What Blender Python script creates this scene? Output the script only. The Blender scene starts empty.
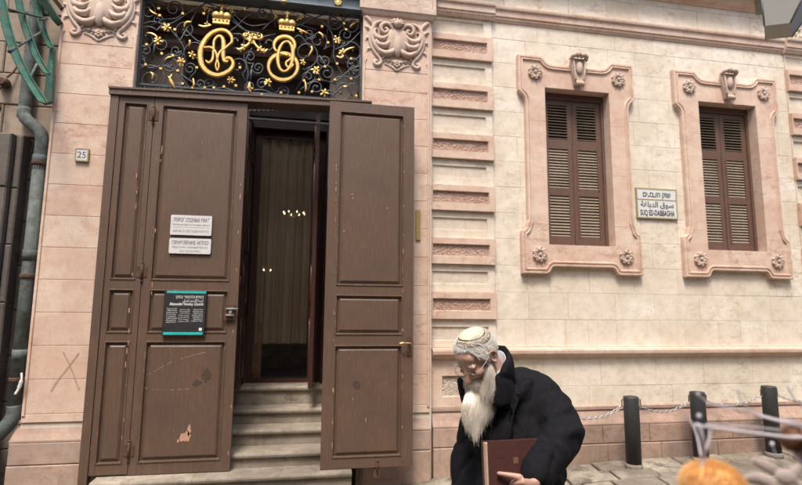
import bpy, bmesh, math, random
from mathutils import Vector, Matrix, geometry, noise
random.seed(7)
R = math.radians
S = bpy.context.scene
C = S.collection
# ------------------------------------------------------------------ camera
CAM = Vector((0.0, -5.6, 1.6)); FPX = 520.0
PITCH, YAW, ROLL = R(7.55), R(-10.1), R(0.5)
fw = Vector((-math.sin(YAW)*math.cos(PITCH), math.cos(YAW)*math.cos(PITCH), math.sin(PITCH)))
rt0 = Vector((math.cos(YAW), math.sin(YAW), 0)); up0 = rt0.cross(fw)
rt = rt0*math.cos(ROLL) + up0*math.sin(ROLL); up = -rt0*math.sin(ROLL) + up0*math.cos(ROLL)
cd = bpy.data.cameras.new('camera'); cam = bpy.data.objects.new('camera', cd); C.objects.link(cam)
m = Matrix((rt, up, -fw)).transposed().to_4x4(); m.translation = CAM
cam.matrix_world = m
cd.sensor_width = 36; cd.lens = FPX/802*36; cd.clip_end = 500; cd.clip_start = 0.02
cd.dof.use_dof = True; cd.dof.focus_distance = 2.6; cd.dof.aperture_fstop = 2.8
S.camera = cam
def at(px, py, y):                      # where the sight line of a photo point meets the vertical plane y
    d = rt*((px-401)/FPX) - up*((py-242.5)/FPX) + fw
    return CAM + d*((y-CAM.y)/d.y)
# ------------------------------------------------------------------ light
W = bpy.data.worlds.new('World'); S.world = W; W.use_nodes = True
wn = W.node_tree.nodes; bg = wn['Background']; sky = wn.new('ShaderNodeTexSky')
SUN_EL, SUN_ROT = 62, 200
sky.sky_type = 'NISHITA'; sky.sun_disc = False; sky.sun_elevation = R(SUN_EL); sky.sun_rotation = R(SUN_ROT)
sky.air_density = 1.0; sky.dust_density = 5.0; sky.ozone_density = 0.6
W.node_tree.links.new(sky.outputs[0], bg.inputs[0]); bg.inputs[1].default_value = 0.135
sl = bpy.data.lights.new('sun', 'SUN'); sl.energy = 2.0; sl.angle = R(14); sl.color = (1, .95, .88)
so = bpy.data.objects.new('sun', sl); C.objects.link(so)
sd = Vector((math.sin(R(SUN_ROT))*math.cos(R(SUN_EL)), math.cos(R(SUN_ROT))*math.cos(R(SUN_EL)), math.sin(R(SUN_EL))))
so.rotation_euler = sd.to_track_quat('Z', 'Y').to_euler(); so.location = (0, -6, 12)
S.view_settings.view_transform = 'Standard'; S.view_settings.look = 'None'
S.view_settings.gamma = 1; S.view_settings.use_curve_mapping = False
S.view_settings.exposure = 0.92
S.render.engine = 'CYCLES'

# ------------------------------------------------------------------ materials
def new_mat(name):
    m = bpy.data.materials.new(name); m.use_nodes = True
    nt = m.node_tree; b = nt.nodes['Principled BSDF']
    return m, nt, b
def N(nt, t, **k):
    n = nt.nodes.new(t)
    for a, v in k.items(): setattr(n, a, v)
    return n
def noise_n(nt, co, scale, detail=4, rough=.6, sx=None):
    if sx:
        mp = N(nt, 'ShaderNodeMapping'); mp.inputs['Scale'].default_value = sx
        nt.links.new(co, mp.inputs['Vector']); co = mp.outputs[0]
    n = N(nt, 'ShaderNodeTexNoise'); n.inputs['Scale'].default_value = scale
    n.inputs['Detail'].default_value = detail; n.inputs['Roughness'].default_value = rough
    nt.links.new(co, n.inputs['Vector']); return n.outputs['Fac']
def ramp(nt, fac, stops):
    r = N(nt, 'ShaderNodeValToRGB'); nt.links.new(fac, r.inputs[0])
    e = r.color_ramp.elements
    while len(e) < len(stops): e.new(.5)
    for i, (p, c) in enumerate(stops):
        e[i].position = p; e[i].color = (*c, 1) if len(c) == 3 else c
    return r.outputs[0]
def mix(nt, fac, a, b, mode='MIX'):
    n = N(nt, 'ShaderNodeMix', data_type='RGBA', blend_type=mode)
    for sock, v in ((n.inputs['Factor'], fac), (n.inputs['A'], a), (n.inputs['B'], b)):
        if hasattr(v, 'links'): nt.links.new(v, sock)
        elif isinstance(v, (int, float)): sock.default_value = v
        else: sock.default_value = (*v, 1)
    return n.outputs['Result']
def bump(nt, b, h, strength=.3, dist=.01, prev=None):
    n = N(nt, 'ShaderNodeBump'); n.inputs['Strength'].default_value = strength; n.inputs['Distance'].default_value = dist
    nt.links.new(h, n.inputs['Height'])
    if prev: nt.links.new(prev, n.inputs['Normal'])
    nt.links.new(n.outputs[0], b.inputs['Normal']); return n.outputs[0]
def coords(nt): return N(nt, 'ShaderNodeTexCoord').outputs['Object']
def sc3(c, k): return tuple(x*k for x in c)

def stone(name, base, alt, dark, rough_amt=.35, pit=.5, vary=.35, tint=None, stain=.45, coarse=0, streak=.3):
    m, nt, b = new_mat(name); co = coords(nt)
    big = noise_n(nt, co, 1.3, 5); mid = noise_n(nt, co, 9, 6, .65); fine = noise_n(nt, co, 70, 5, .7)
    tone = N(nt, 'ShaderNodeAttribute', attribute_name='tone').outputs['Fac']
    c = mix(nt, tone, base, alt)
    c = mix(nt, ramp(nt, noise_n(nt, co, 2.6, 3, .5, (1, 1, 2.2)), [(.42, (0, 0, 0)), (.58, (.75, .75, .75))]), c, alt)
    c = mix(nt, ramp(nt, big, [(.43, (0, 0, 0)), (.62, (stain, stain, stain))]), c, dark)
    c = mix(nt, ramp(nt, mid, [(.46, (0, 0, 0)), (.66, (.5, .5, .5))]), c, sc3(dark, .95))
    # pits
    vz = noise_n(nt, co, 38, 3, .55, (1, 1, 1.6))
    pits = ramp(nt, vz, [(.66, (0, 0, 0)), (.72, (pit, pit, pit))])
    c = mix(nt, pits, c, sc3(dark, .5))
    c = mix(nt, ramp(nt, fine, [(.3, (.25, .25, .25)), (.6, (0, 0, 0))]), c, sc3(base, .75))
    # rain streaks / grime with a shape of their own
    st = noise_n(nt, co, 5, 4, .6, (3.2, 3.2, .35))
    if streak: c = mix(nt, ramp(nt, st, [(.56, (0, 0, 0)), (.68, (streak, streak, streak))]), c, sc3(dark, .75))
    bl = noise_n(nt, co, 6.5, 7, .78, (.8, .8, 1.7)); gate = noise_n(nt, co, 1.1, 2, .5)
    c = mix(nt, mix(nt, 1.0, ramp(nt, bl, [(.52, (0, 0, 0)), (.60, (.75, .75, .75))]), ramp(nt, gate, [(.48, (0, 0, 0)), (.58, (1, 1, 1))]), 'MULTIPLY'), c, sc3(dark, .85))
    nt.links.new(c, b.inputs['Base Color']); b.inputs['Roughness'].default_value = .85
    b.inputs['Specular IOR Level'].default_value = .25
    p = bump(nt, b, mid, .35, .006)
    p = bump(nt, b, fine, rough_amt, .004, p)
    if coarse:
        v = N(nt, 'ShaderNodeTexVoronoi'); v.inputs['Scale'].default_value = 60; nt.links.new(co, v.inputs['Vector'])
        p = bump(nt, b, v.outputs['Distance'], coarse, .02, p)
        p = bump(nt, b, noise_n(nt, co, 30, 5, .75), coarse, .025, p)
    i = N(nt, 'ShaderNodeMath', operation='MULTIPLY'); i.inputs[1].default_value = -1; nt.links.new(pits, i.inputs[0])
    bump(nt, b, i.outputs[0], .5, .004, p)
    return m
def paint(name, base, dark, worn=None, wear=.5, rough=.45, grain=True):
    m, nt, b = new_mat(name); co = coords(nt)
    g = noise_n(nt, co, 12, 5, .6, (5, 5, .5)); n = noise_n(nt, co, 2.2, 5); f = noise_n(nt, co, 90, 4, .7)
    c = mix(nt, ramp(nt, g, [(.35, (0, 0, 0)), (.7, (.6, .6, .6))]), base, dark)
    c = mix(nt, ramp(nt, n, [(.42, (0, 0, 0)), (.7, (.55, .55, .55))]), c, sc3(dark, .8))
    if worn:
        sp = ramp(nt, noise_n(nt, co, 55, 3, .6, (1, 1, .55)), [(.735, (0, 0, 0)), (.75, (.8, .8, .8))])
        c = mix(nt, sp, c, worn)
    nt.links.new(c, b.inputs['Base Color'])
    nt.links.new(ramp(nt, n, [(.3, (rough-.06,)*3), (.7, (rough+.15,)*3)]), b.inputs['Roughness'])
    p = bump(nt, b, g, .12, .004); bump(nt, b, f, .12, .002, p)
    return m
def plain(name, col, rough=.5, metal=0, var=.15, scale=25, bmp=.1, spec=.5, dirt=None):
    m, nt, b = new_mat(name); co = coords(nt)
    n = noise_n(nt, co, scale, 5, .65)
    c = mix(nt, ramp(nt, n, [(.3, (0, 0, 0)), (.7, (1, 1, 1))]), sc3(col, 1-var), sc3(col, 1+var))
    if dirt: c = mix(nt, ramp(nt, noise_n(nt, co, scale*.4, 6, .7), [(.48, (0, 0, 0)), (.62, (.9, .9, .9))]), c, dirt)
    nt.links.new(c, b.inputs['Base Color']); b.inputs['Roughness'].default_value = rough
    b.inputs['Metallic'].default_value = metal; b.inputs['Specular IOR Level'].default_value = spec
    if bmp: bump(nt, b, noise_n(nt, co, scale*3, 4, .7), bmp, .004)
    return m
def emit(name, col, s):
    m, nt, b = new_mat(name); b.inputs['Base Color'].default_value = (*col, 1)
    b.inputs['Emission Color'].default_value = (*col, 1); b.inputs['Emission Strength'].default_value = s
    return m
M = {}
M['cream'] = stone('cream_limestone', (.77, .71, .615), (.68, .60, .50), (.52, .43, .31), stain=.5, pit=.75, streak=0)
M['joint'] = stone('lime_mortar', (.64, .56, .47), (.64, .56, .47), (.52, .43, .34))
M['pink'] = stone('pink_limestone', (.60, .425, .335), (.66, .54, .44), (.50, .315, .23), pit=.35, stain=.45, streak=.15)
M['pinkrough'] = stone('rough_pink_limestone', (.58, .40, .32), (.58, .40, .32), (.42, .27, .20), coarse=.8)
M['creamrough'] = stone('rough_cream_limestone', (.64, .55, .45), (.6, .5, .4), (.46, .36, .27), coarse=.7)
M['pinkdark'] = stone('weathered_pink_limestone', (.44, .295, .23), (.38, .29, .235), (.24, .165, .125), pit=.5, stain=.7)
M['carved'] = stone('carved_pink_limestone', (.60, .48, .40), (.60, .48, .40), (.40, .28, .21), pit=.15)
M['step'] = stone('worn_step_stone', (.36, .31, .245), (.28, .24, .19), (.14, .115, .09), stain=.7)
M['paver'] = stone('paving_stone', (.38, .335, .27), (.24, .205, .16), (.10, .083, .064), pit=.9, stain=.8, rough_amt=.9)
M['soil'] = plain('joint_dirt', (.07, .058, .045), .95)
M['darkstone'] = stone('sooty_stone', (.17, .15, .13), (.13, .115, .10), (.07, .06, .052), stain=.6, rough_amt=.6)
M['tanstone'] = stone('tan_stone', (.36, .29, .22), (.30, .24, .185), (.19, .15, .115), stain=.6)
M['door'] = paint('brown_door_paint', (.125, .075, .049), (.070, .044, .031), (.42, .30, .22), .8, .46)
M['redwood'] = paint('dark_red_brown_wood', (.060, .024, .017), (.035, .015, .011), None, 0, .35)
M['shutter'] = paint('red_brown_shutter_paint', (.132, .072, .049), (.09, .05, .036), (.25, .17, .13), .3, .55)
M['louver'] = paint('weathered_louver_slats', (.30, .24, .175), (.20, .155, .11), None, 0, .7)
M['iron'] = plain('blue_black_wrought_iron', (.055, .064, .074), .45, .4, .3)
M['beam'] = plain('grey_blue_painted_steel', (.12, .15, .17), .5, .2, .3, 12)
M['gold'] = plain('gilded_metal', (.66, .43, .15), .40, .8, .3, 40, .15)
M['brass'] = plain('brass', (.55, .38, .15), .3, .9)
M['green'] = plain('green_painted_copper', (.03, .13, .09), .55, .1, .45, 20, .25, dirt=(.10, .12, .085))
M['pipe'] = plain('grey_green_zinc', (.085, .098, .093), .8, 0, .5, 14, .3, dirt=(.05, .058, .054))
M['cable'] = plain('dark_green_cable', (.02, .09, .065), .5)
M['whiteplate'] = plain('white_plaque_enamel', (.60, .58, .57), .35, 0, .05)
M['signcream'] = plain('white_street_tile', (.62, .63, .61), .25, 0, .04)
M['signedge'] = plain('gold_green_frame', (.34, .30, .17), .5)
M['black'] = plain('black_lettering', (.015, .016, .02), .5)
M['greytext'] = plain('grey_lettering', (.16, .16, .17), .5)
M['board'] = plain('charcoal_sign_board', (.028, .028, .03), .35)
M['teal'] = plain('teal_stripe', (.03, .40, .38), .4)
M['whitetext'] = plain('white_lettering', (.75, .75, .72), .5)
M['bollard'] = plain('dark_grey_bollard_paint', (.035, .037, .036), .5, .2, .2, 30, .25)
M['concrete'] = plain('concrete_collar', (.20, .175, .14), .9, 0, .3, 40, .4)
M['chain'] = plain('galvanised_chain', (.46, .44, .42), .40, .8, .2)
M['black_in'] = plain('interior_shade_black', (.02, .016, .013), .9)  # near-black colour stands in for the shade of the hall and window interiors
M['rust'] = plain('rusty_iron', (.09, .045, .028), .85, .2, .4, 30, .4)
M['coat'] = plain('black_wool_coat', (.0060, .0060, .0078), .85, 0, .4, 60, .4, .18)
M['trouser'] = plain('black_trousers', (.012, .012, .014), .9)
M['shoe'] = plain('black_leather', (.01, .01, .01), .35)
M['shirt'] = plain('pale_lilac_shirt', (.52, .51, .56), .8, 0, .04)
M['book'] = plain('dark_maroon_leather', (.060, .018, .014), .6, 0, .2, 50, .25)
M['pages'] = plain('cream_paper_edges', (.50, .36, .26), .9, 0, .12, 80)
M['emboss'] = plain('faded_gilt_stamp', (.15, .085, .05), .5)
M['wire'] = plain('thin_steel_wire', (.4, .4, .42), .25, .9)
M['lampmetal'] = plain('grey_lamp_metal', (.22, .22, .21), .6, .1, .2)
M['twig'] = plain('pale_violet_twig', (.52, .47, .50), .75, 0, .2, 60)
M['bead'] = plain('white_seed_head', (.60, .58, .64), .7)
M['leaf'] = plain('dusty_pink_dried_petal', (.42, .34, .31), .85, 0, .15, 40)
M['wicker'] = plain('wicker', (.22, .14, .08), .8)
M['tabletop'] = plain('stall_plank_wood', (.2, .14, .09), .7)
M['barepatch'] = plain('bare_primer_patch', (.42, .24, .165), .8, 0, .25, 60)
M['scuff'] = plain('pale_scuff', (.26, .175, .13), .8, 0, .3, 60)
M['sooty'] = plain('dark_smudge', (.058, .036, .027), .6, 0, .2)
def fabric_glass():
    m, nt, b = new_mat('frosted_lamp_glass')
    b.inputs['Base Color'].default_value = (.27, .265, .24, 1); b.inputs['Roughness'].default_value = .6
    b.inputs['Transmission Weight'].default_value = .15
    return m
M['lampglass'] = fabric_glass()
def skin():
    m, nt, b = new_mat('weathered_skin'); co = coords(nt)
    n = noise_n(nt, co, 28, 5, .6); f = noise_n(nt, co, 260, 4, .7)
    c = mix(nt, ramp(nt, n, [(.35, (0, 0, 0)), (.68, (1, 1, 1))]), (.50, .315, .23), (.42, .23, .165))
    nt.links.new(c, b.inputs['Base Color']); b.inputs['Roughness'].default_value = .5
    b.inputs['Subsurface Weight'].default_value = .12; b.inputs['Subsurface Radius'].default_value = (.012, .005, .003)
    p = bump(nt, b, f, .25, .0015); bump(nt, b, noise_n(nt, co, 60, 4, .6, (1, 1, 3)), .3, .003, p)
    return m
M['skin'] = skin()
def hairm(name, c1, c2):
    m, nt, b = new_mat(name); co = coords(nt)
    tone = N(nt, 'ShaderNodeAttribute', attribute_name='tone').outputs['Fac']
    nt.links.new(mix(nt, tone, c1, c2), b.inputs['Base Color']); b.inputs['Roughness'].default_value = .6
    return m
M['hair'] = hairm('white_grey_hair', (.90, .87, .82), (.72, .68, .62))
M['beard'] = hairm('cream_white_beard', (.80, .74, .65), (.56, .48, .38))
M['fuzz'] = hairm('orange_fuzz', (.90, .55, .22), (.82, .44, .14))
M['fuzzbrown'] = hairm('brown_fuzz', (.16, .065, .025), (.08, .03, .012))
def glassm(name, tr=.8):
    m, nt, b = new_mat(name); nt.nodes.remove(b)
    o = nt.nodes['Material Output']; t = N(nt, 'ShaderNodeBsdfTransparent'); g = N(nt, 'ShaderNodeBsdfGlossy')
    t.inputs[0].default_value = (tr, tr*.97, tr*.92, 1); g.inputs['Roughness'].default_value = .03
    fr = N(nt, 'ShaderNodeFresnel'); fr.inputs[0].default_value = 1.5; mx = N(nt, 'ShaderNodeMixShader')
    nt.links.new(fr.outputs[0], mx.inputs[0]); nt.links.new(t.outputs[0], mx.inputs[1]); nt.links.new(g.outputs[0], mx.inputs[2])
    nt.links.new(mx.outputs[0], o.inputs[0]); return m
M['glass'] = glassm('door_pane_glass', .95)
M['lens'] = glassm('spectacle_lens', .985)
_l = M['lens'].node_tree
for n_ in list(_l.nodes):
    if n_.type == 'FRESNEL': _l.nodes.remove(n_)
    elif n_.type == 'MIX_SHADER': n_.inputs[0].default_value = .05
def sheer():
    m, nt, b = new_mat('sheer_beige_curtain'); o = nt.nodes['Material Output']
    b.inputs['Base Color'].default_value = (.84, .74, .61, 1); b.inputs['Roughness'].default_value = .9
    t = N(nt, 'ShaderNodeBsdfTransparent'); mx = N(nt, 'ShaderNodeMixShader'); mx.inputs[0].default_value = .80
    nt.links.new(t.outputs[0], mx.inputs[1]); nt.links.new(b.outputs[0], mx.inputs[2]); nt.links.new(mx.outputs[0], o.inputs[0])
    return m
M['curtain'] = sheer()
M['bulb'] = emit('lit_candle_bulb', (1, .78, .5), 14)
def kippah_mat():
    m, nt, b = new_mat('knitted_cream_brown'); co = coords(nt)
    tone = N(nt, 'ShaderNodeAttribute', attribute_name='tone').outputs['Fac']
    v = N(nt, 'ShaderNodeTexVoronoi'); v.inputs['Scale'].default_value = 260; nt.links.new(co, v.inputs['Vector'])
    c = mix(nt, tone, (.66, .57, .44), (.06, .034, .016))
    c = mix(nt, ramp(nt, v.outputs['Distance'], [(.3, (0, 0, 0)), (.8, (.3, .3, .3))]), c, (.25, .18, .11))
    nt.links.new(c, b.inputs['Base Color']); b.inputs['Roughness'].default_value = .95
    bump(nt, b, v.outputs['Distance'], -.6 if False else .6, .002)
    return m
M['kippah'] = kippah_mat()

# ------------------------------------------------------------------ mesh helpers
def tag(o, label=None, cat=None, group=None, kind=None):
    if label: o['label'] = label
    if cat: o['category'] = cat
    if group: o['group'] = group
    if kind: o['kind'] = kind
    return o
def empty(name, loc, label=None, cat=None, group=None, kind=None):
    o = bpy.data.objects.new(name, None); C.objects.link(o); o.location = loc; o.empty_display_size = .1
    return tag(o, label, cat, group, kind)
def wloc(o):
    v = Vector((0, 0, 0))
    while o: v += o.location; o = o.parent
    return v
class MB:
    def __init__(s):
        s.bm = bmesh.new(); s.t = s.bm.faces.layers.float.new('tone'); s.tone = 0.0
    def face(s, vs, smooth=False):
        try: f = s.bm.faces.new(vs)
        except ValueError: return None
        f[s.t] = s.tone; f.smooth = smooth; return f
    def pf(s, pts, smooth=False): return s.face([s.bm.verts.new(p) for p in pts], smooth)
    def box(s, x0, x1, y0, y1, z0, z1, ch=0):
        if ch:  # chamfer on the front (y0) face
            a = [(x0, y1, z0), (x1, y1, z0), (x1, y1, z1), (x0, y1, z1)]
            b = [(x0, y0+ch, z0), (x1, y0+ch, z0), (x1, y0+ch, z1), (x0, y0+ch, z1)]
            c = [(x0+ch, y0, z0+ch), (x1-ch, y0, z0+ch), (x1-ch, y0, z1-ch), (x0+ch, y0, z1-ch)]
            s.loft([a, b, c], True, True); return
        a = [(x0, y1, z0), (x1, y1, z0), (x1, y1, z1), (x0, y1, z1)]
        b = [(x0, y0, z0), (x1, y0, z0), (x1, y0, z1), (x0, y0, z1)]
        s.loft([a, b], True, True)
    def obox(s, o, ax, ay, az, hx, hy, hz):   # oriented box
        o = Vector(o); a = []
        for sy in (1, -1):
            a.append([o+ax*(i*hx)+az*(k*hz)+ay*(sy*hy) for i, k in ((-1, -1), (1, -1), (1, 1), (-1, 1))])
        s.loft(a, True, True)
    def loft(s, rings, cap0=False, cap1=False, closed=True, smooth=False):
        vr = [[s.bm.verts.new(p) for p in r] for r in rings]
        n = len(vr[0])
        for a, b in zip(vr, vr[1:]):
            for i in range(n if closed else n-1):
                j = (i+1) % n; s.face([a[i], a[j], b[j], b[i]], smooth)
        if cap0: s.face(list(reversed(vr[0])))
        if cap1: s.face(vr[-1])
        return vr
    def tube(s, pts, rad, n=8, cap=True, smooth=True, flat=None):
        pts = [Vector(p) for p in pts]; rings = []
        if not isinstance(rad, (list, tuple)): rad = [rad]*len(pts)
        ref = None
        for i, p in enumerate(pts):
            d = (pts[min(i+1, len(pts)-1)] - pts[max(i-1, 0)]); d = d.normalized() if d.length > 1e-9 else Vector((0, 0, 1))
            if ref is None: ref = Vector((0, 1, 0)) if abs(d.y) < .9 else Vector((1, 0, 0))
            u = (ref - d*ref.dot(d)); u = u.normalized() if u.length > 1e-6 else d.orthogonal().normalized()
            v = d.cross(u); ref = u; r = rad[i]
            fu = flat if flat else 1
            rings.append([p + u*(r*fu*math.cos(2*math.pi*k/n)) + v*(r*math.sin(2*math.pi*k/n)) for k in range(n)])
        s.loft(rings, cap, cap, True, smooth)
    def sphere(s, c, r, n=10, m=7, ax=None):
        c = Vector(c); r = r if isinstance(r, (tuple, list)) else (r, r, r)
        A = ax or (Vector((1, 0, 0)), Vector((0, 1, 0)), Vector((0, 0, 1)))
        rings = []
        for j in range(1, m):
            t = math.pi*j/m
            rings.append([c + A[0]*(r[0]*math.sin(t)*math.cos(2*math.pi*k/n)) + A[1]*(r[1]*math.sin(t)*math.sin(2*math.pi*k/n)) + A[2]*(r[2]*math.cos(t)) for k in range(n)])
        vr = s.loft(rings, smooth=True)
        top = s.bm.verts.new(c+A[2]*r[2]); bot = s.bm.verts.new(c-A[2]*r[2])
        for k in range(n):
            s.face([top, vr[0][(k+1) % n], vr[0][k]][::-1], True); s.face([bot, vr[-1][k], vr[-1][(k+1) % n]][::-1], True)
    def lathe(s, c, prof, n=20, axis='z', smooth=True):
        c = Vector(c); rings = []
        for r, h in prof:
            ring = []
            for k in range(n):
                a = 2*math.pi*k/n
                if axis == 'z': ring.append(c+Vector((r*math.cos(a), r*math.sin(a), h)))
                else: ring.append(c+Vector((r*math.cos(a), -h, r*math.sin(a))))
            rings.append(ring)
        s.loft(rings, True, True, True, smooth)
    def prism(s, poly, y0, y1, bev=0):       # poly of (x, z); front at y0
        n = len(poly)
        area = sum(poly[i][0]*poly[(i+1) % n][1]-poly[(i+1) % n][0]*poly[i][1] for i in range(n))
        if area < 0: poly = poly[::-1]
        a = [(x, y1, z) for x, z in poly]; b = [(x, y0+bev, z) for x, z in poly]; rings = [a, b]
        vr = s.loft(rings if not bev else [a, b, [(x, y0, z) for x, z in inset(poly, bev)]])
        s.fill([[v for v in vr[-1]]])
    def fill(s, loops):
        flat = [v for l in loops for v in l]
        tris = geometry.tessellate_polygon([[v.co for v in l] for l in loops])
        for t in tris:
            vs = [flat[i] for i in t]
            f = s.face(vs)
            if f: f.normal_update(); 
            if f and f.normal.y > 0: f.normal_flip()
    def build(s, name, mat, parent=None, bevel=0, sharp=False, loc=None):
        if bevel:
            ed = [e for e in s.bm.edges if len(e.link_faces) == 2 and e.calc_face_angle(0) > .6]
            bmesh.ops.bevel(s.bm, geom=ed, offset=bevel, segments=2, affect='EDGES', profile=.6)
        bmesh.ops.recalc_face_normals(s.bm, faces=s.bm.faces) if not sharp else None
        me = bpy.data.meshes.new(name); off = wloc(parent) if parent else (Vector(loc) if loc else Vector((0, 0, 0)))
        if off.length: bmesh.ops.translate(s.bm, verts=s.bm.verts, vec=-off)
        s.bm.to_mesh(me); s.bm.free()
        o = bpy.data.objects.new(name, me); C.objects.link(o)
        if mat: me.materials.append(mat if not isinstance(mat, str) else M[mat])
        if parent: o.parent = parent
        elif loc: o.location = loc
        return o
def inset(poly, d):
    n = len(poly); out = []
    for i in range(n):
        p0, p1, p2 = (Vector(poly[(i+k-1) % n]) for k in range(3))
        a = (p1-p0).normalized(); b = (p2-p1).normalized()
        na = Vector((-a.y, a.x)); nb = Vector((-b.y, b.x)); h = na+nb
        if h.length < 1e-6: h = na
        h.normalize(); k = d/max(.35, h.dot(na)); q = p1+h*k; out.append((q.x, q.y))
    return out
def arc(cx, cz, r, a0, a1, n=8, rz=None):
    rz = rz or r
    return [(cx+r*math.cos(R(a0+(a1-a0)*i/n)), cz+rz*math.sin(R(a0+(a1-a0)*i/n))) for i in range(n+1)]
def catmull(pts, n=6):
    pts = [Vector(p) for p in pts]; P = [pts[0]*2-pts[1]]+pts+[pts[-1]*2-pts[-2]]; out = []
    for i in range(1, len(P)-2):
        for k in range(n):
            t = k/n; a, b, c, d = P[i-1:i+3]
            out.append(.5*((2*b)+(c-a)*t+(2*a-5*b+4*c-d)*t*t+(3*b-a-3*c+d)*t**3))
    out.append(pts[-1]); return out
def interp(tab, x):
    for (a, u), (b, v) in zip(tab, tab[1:]):
        if x <= b: return u+(v-u)*max(0, min(1, (x-a)/(b-a)))
    return tab[-1][1]
GZ = [(-30, -.9), (-6, -.32), (-2, -.22), (.6, -.15), (1.3, -.09), (3.2, 0), (5.4, .03), (30, .4)]
def gz(x): return interp(GZ, x)
def courses(mb, x0, x1, z0, z1, y, h=.3045, phase=1.523, depth=.05, lo=.28, hi=.62, holes=(), ch=.004, gap=.0022, jit=.004, single=False, tone=None):
    k = math.floor((z0-phase)/h)
    while True:
        a = phase+k*h; b = a+h; k += 1
        if a >= z1-.004: break
        a = max(a, z0); b = min(b, z1)
        if b-a < .02: continue
        spans = [(x0, x1)]
        for hx0, hx1, hz0, hz1 in holes:
            if a < hz1-.01 and b > hz0+.01:
                spans = [q for s_, e_ in spans for q in ((s_, min(e_, hx0)), (max(s_, hx1), e_)) if q[1]-q[0] > .02]
        for s_, e_ in spans:
            x = s_
            while x < e_-.01:
                w = (e_-s_) if single else random.uniform(lo, hi)
                nx = x+w
                if e_-nx < lo*.7: nx = e_
                mb.tone = random.random() if tone is None else tone(x, a)
                yy = y-random.uniform(0, jit)
                mb.box(x+gap, nx-gap, yy, y+depth, a+gap, b-gap, ch)
                x = nx
    mb.tone = 0

# ------------------------------------------------------------------ setting: ground and paving
mb = MB(); xs = [-300, -30, -6, -4, -2, -1, .6, 1.3, 2.2, 3.2, 5.4, 8, 30, 300]
v = [[mb.bm.verts.new((x, y, gz(max(-30, min(30, x)))-.03)) for x in xs] for y in (-300, -9, -4, 0, 40)]
for a, b in zip(v, v[1:]):
    for i in range(len(xs)-1): mb.face([a[i], a[i+1], b[i+1], b[i]])
tag(mb.build('ground', 'soil'), kind='structure')
mb = MB(); y = -.12
random.seed(11)
row = 0
while y > -8.5:
    d = random.choice((.20, .26, .23, .3)); x = -3.2-random.random()*.4
    while x < 8:
        w = random.uniform(.3, .62); g = .013; sk = .18
        z = gz(x+w/2)+random.uniform(-.009, .005); mb.tone = random.random()
        tx, ty = random.uniform(-.012, .012), random.uniform(-.01, .01)
        def q(xx, yy, zz): return (xx+sk*(yy+.12)+random.uniform(-.003, .003), yy+random.uniform(-.003, .003), zz+tx*(xx-x)+ty*(yy-y)+(gz(xx)-gz(x+w/2)))
        X0, X1, Y0, Y1 = x+g, x+w-g, y-d+g, y-g
        a = [q(X0, Y0, z-.06), q(X1, Y0, z-.06), q(X1, Y1, z-.06), q(X0, Y1, z-.06)]
        b = [q(X0, Y0, z-.012), q(X1, Y0, z-.012), q(X1, Y1, z-.012), q(X0, Y1, z-.012)]
        c = [q(X0+.012, Y0+.012, z), q(X1-.012, Y0+.012, z), q(X1-.012, Y1-.012, z), q(X0+.012, Y1-.012, z)]
        mb.loft([a, b, c], False, True)
        x += w
    y -= d; row += 1
tag(mb.build('pavement', 'paver'), kind='structure')
random.seed(3)

# ------------------------------------------------------------------ the church front
bld = empty('stone_building', (2, 0, 0), 'pink and cream limestone church front with open brown doors and shuttered windows', 'building')
OP0, OP1 = -1.81, .52           # portal opening
XW = [3.143, 5.222]             # window centres
WH = [(c-.42, c+.42, 2.38, 4.28) for c in XW]
# mortar core (with openings)
mb = MB()
def core(x0, x1, z0, z1, y0, y1=.5): mb.box(x0, x1, y0, y1, z0, z1)
WC = [(a-.03, b+.03, c-.03, d+.03) for a, b, c, d in WH]
core(2.04, WC[0][0], .0, 7.2, .01); core(WC[0][1], WC[1][0], 0, 7.2, .01); core(WC[1][1], 8.6, 0, 7.2, .01)
for a, b, c, d in WC: core(a, b, 0, c, .01); core(a, b, d, 7.2, .01)
core(-2.54, OP0-.006, -.4, 7.2, -.135); core(OP1+.006, 2.04, -.2, 7.2, -.01 if False else .0)
core(OP1+.006, 1.31, -.2, 5.2, -.135, -.002)
core(OP0+.002, OP1-.002, 5.02, 7.2, .0)
core(1.32, 2.06, -.1, 5.1, -.006, -.001)
mb.build('wall_core', 'joint', bld)
mb = MB()
courses(mb, 2.07, 8.6, 1.2, 5.12, 0, holes=WC, ch=.0022, gap=.0009, jit=.0025)
courses(mb, 2.07, 8.6, .42, 1.12, -.005, h=.34, phase=.44, lo=.35, hi=.75, ch=.0025, gap=.001, jit=.003)
courses(mb, -2.5, 8.6, 5.24, 7.1, 0, phase=5.24, lo=.3, hi=.6, ch=.0025, gap=.001, jit=.003)
mb.build('wall', 'cream', bld)
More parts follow.
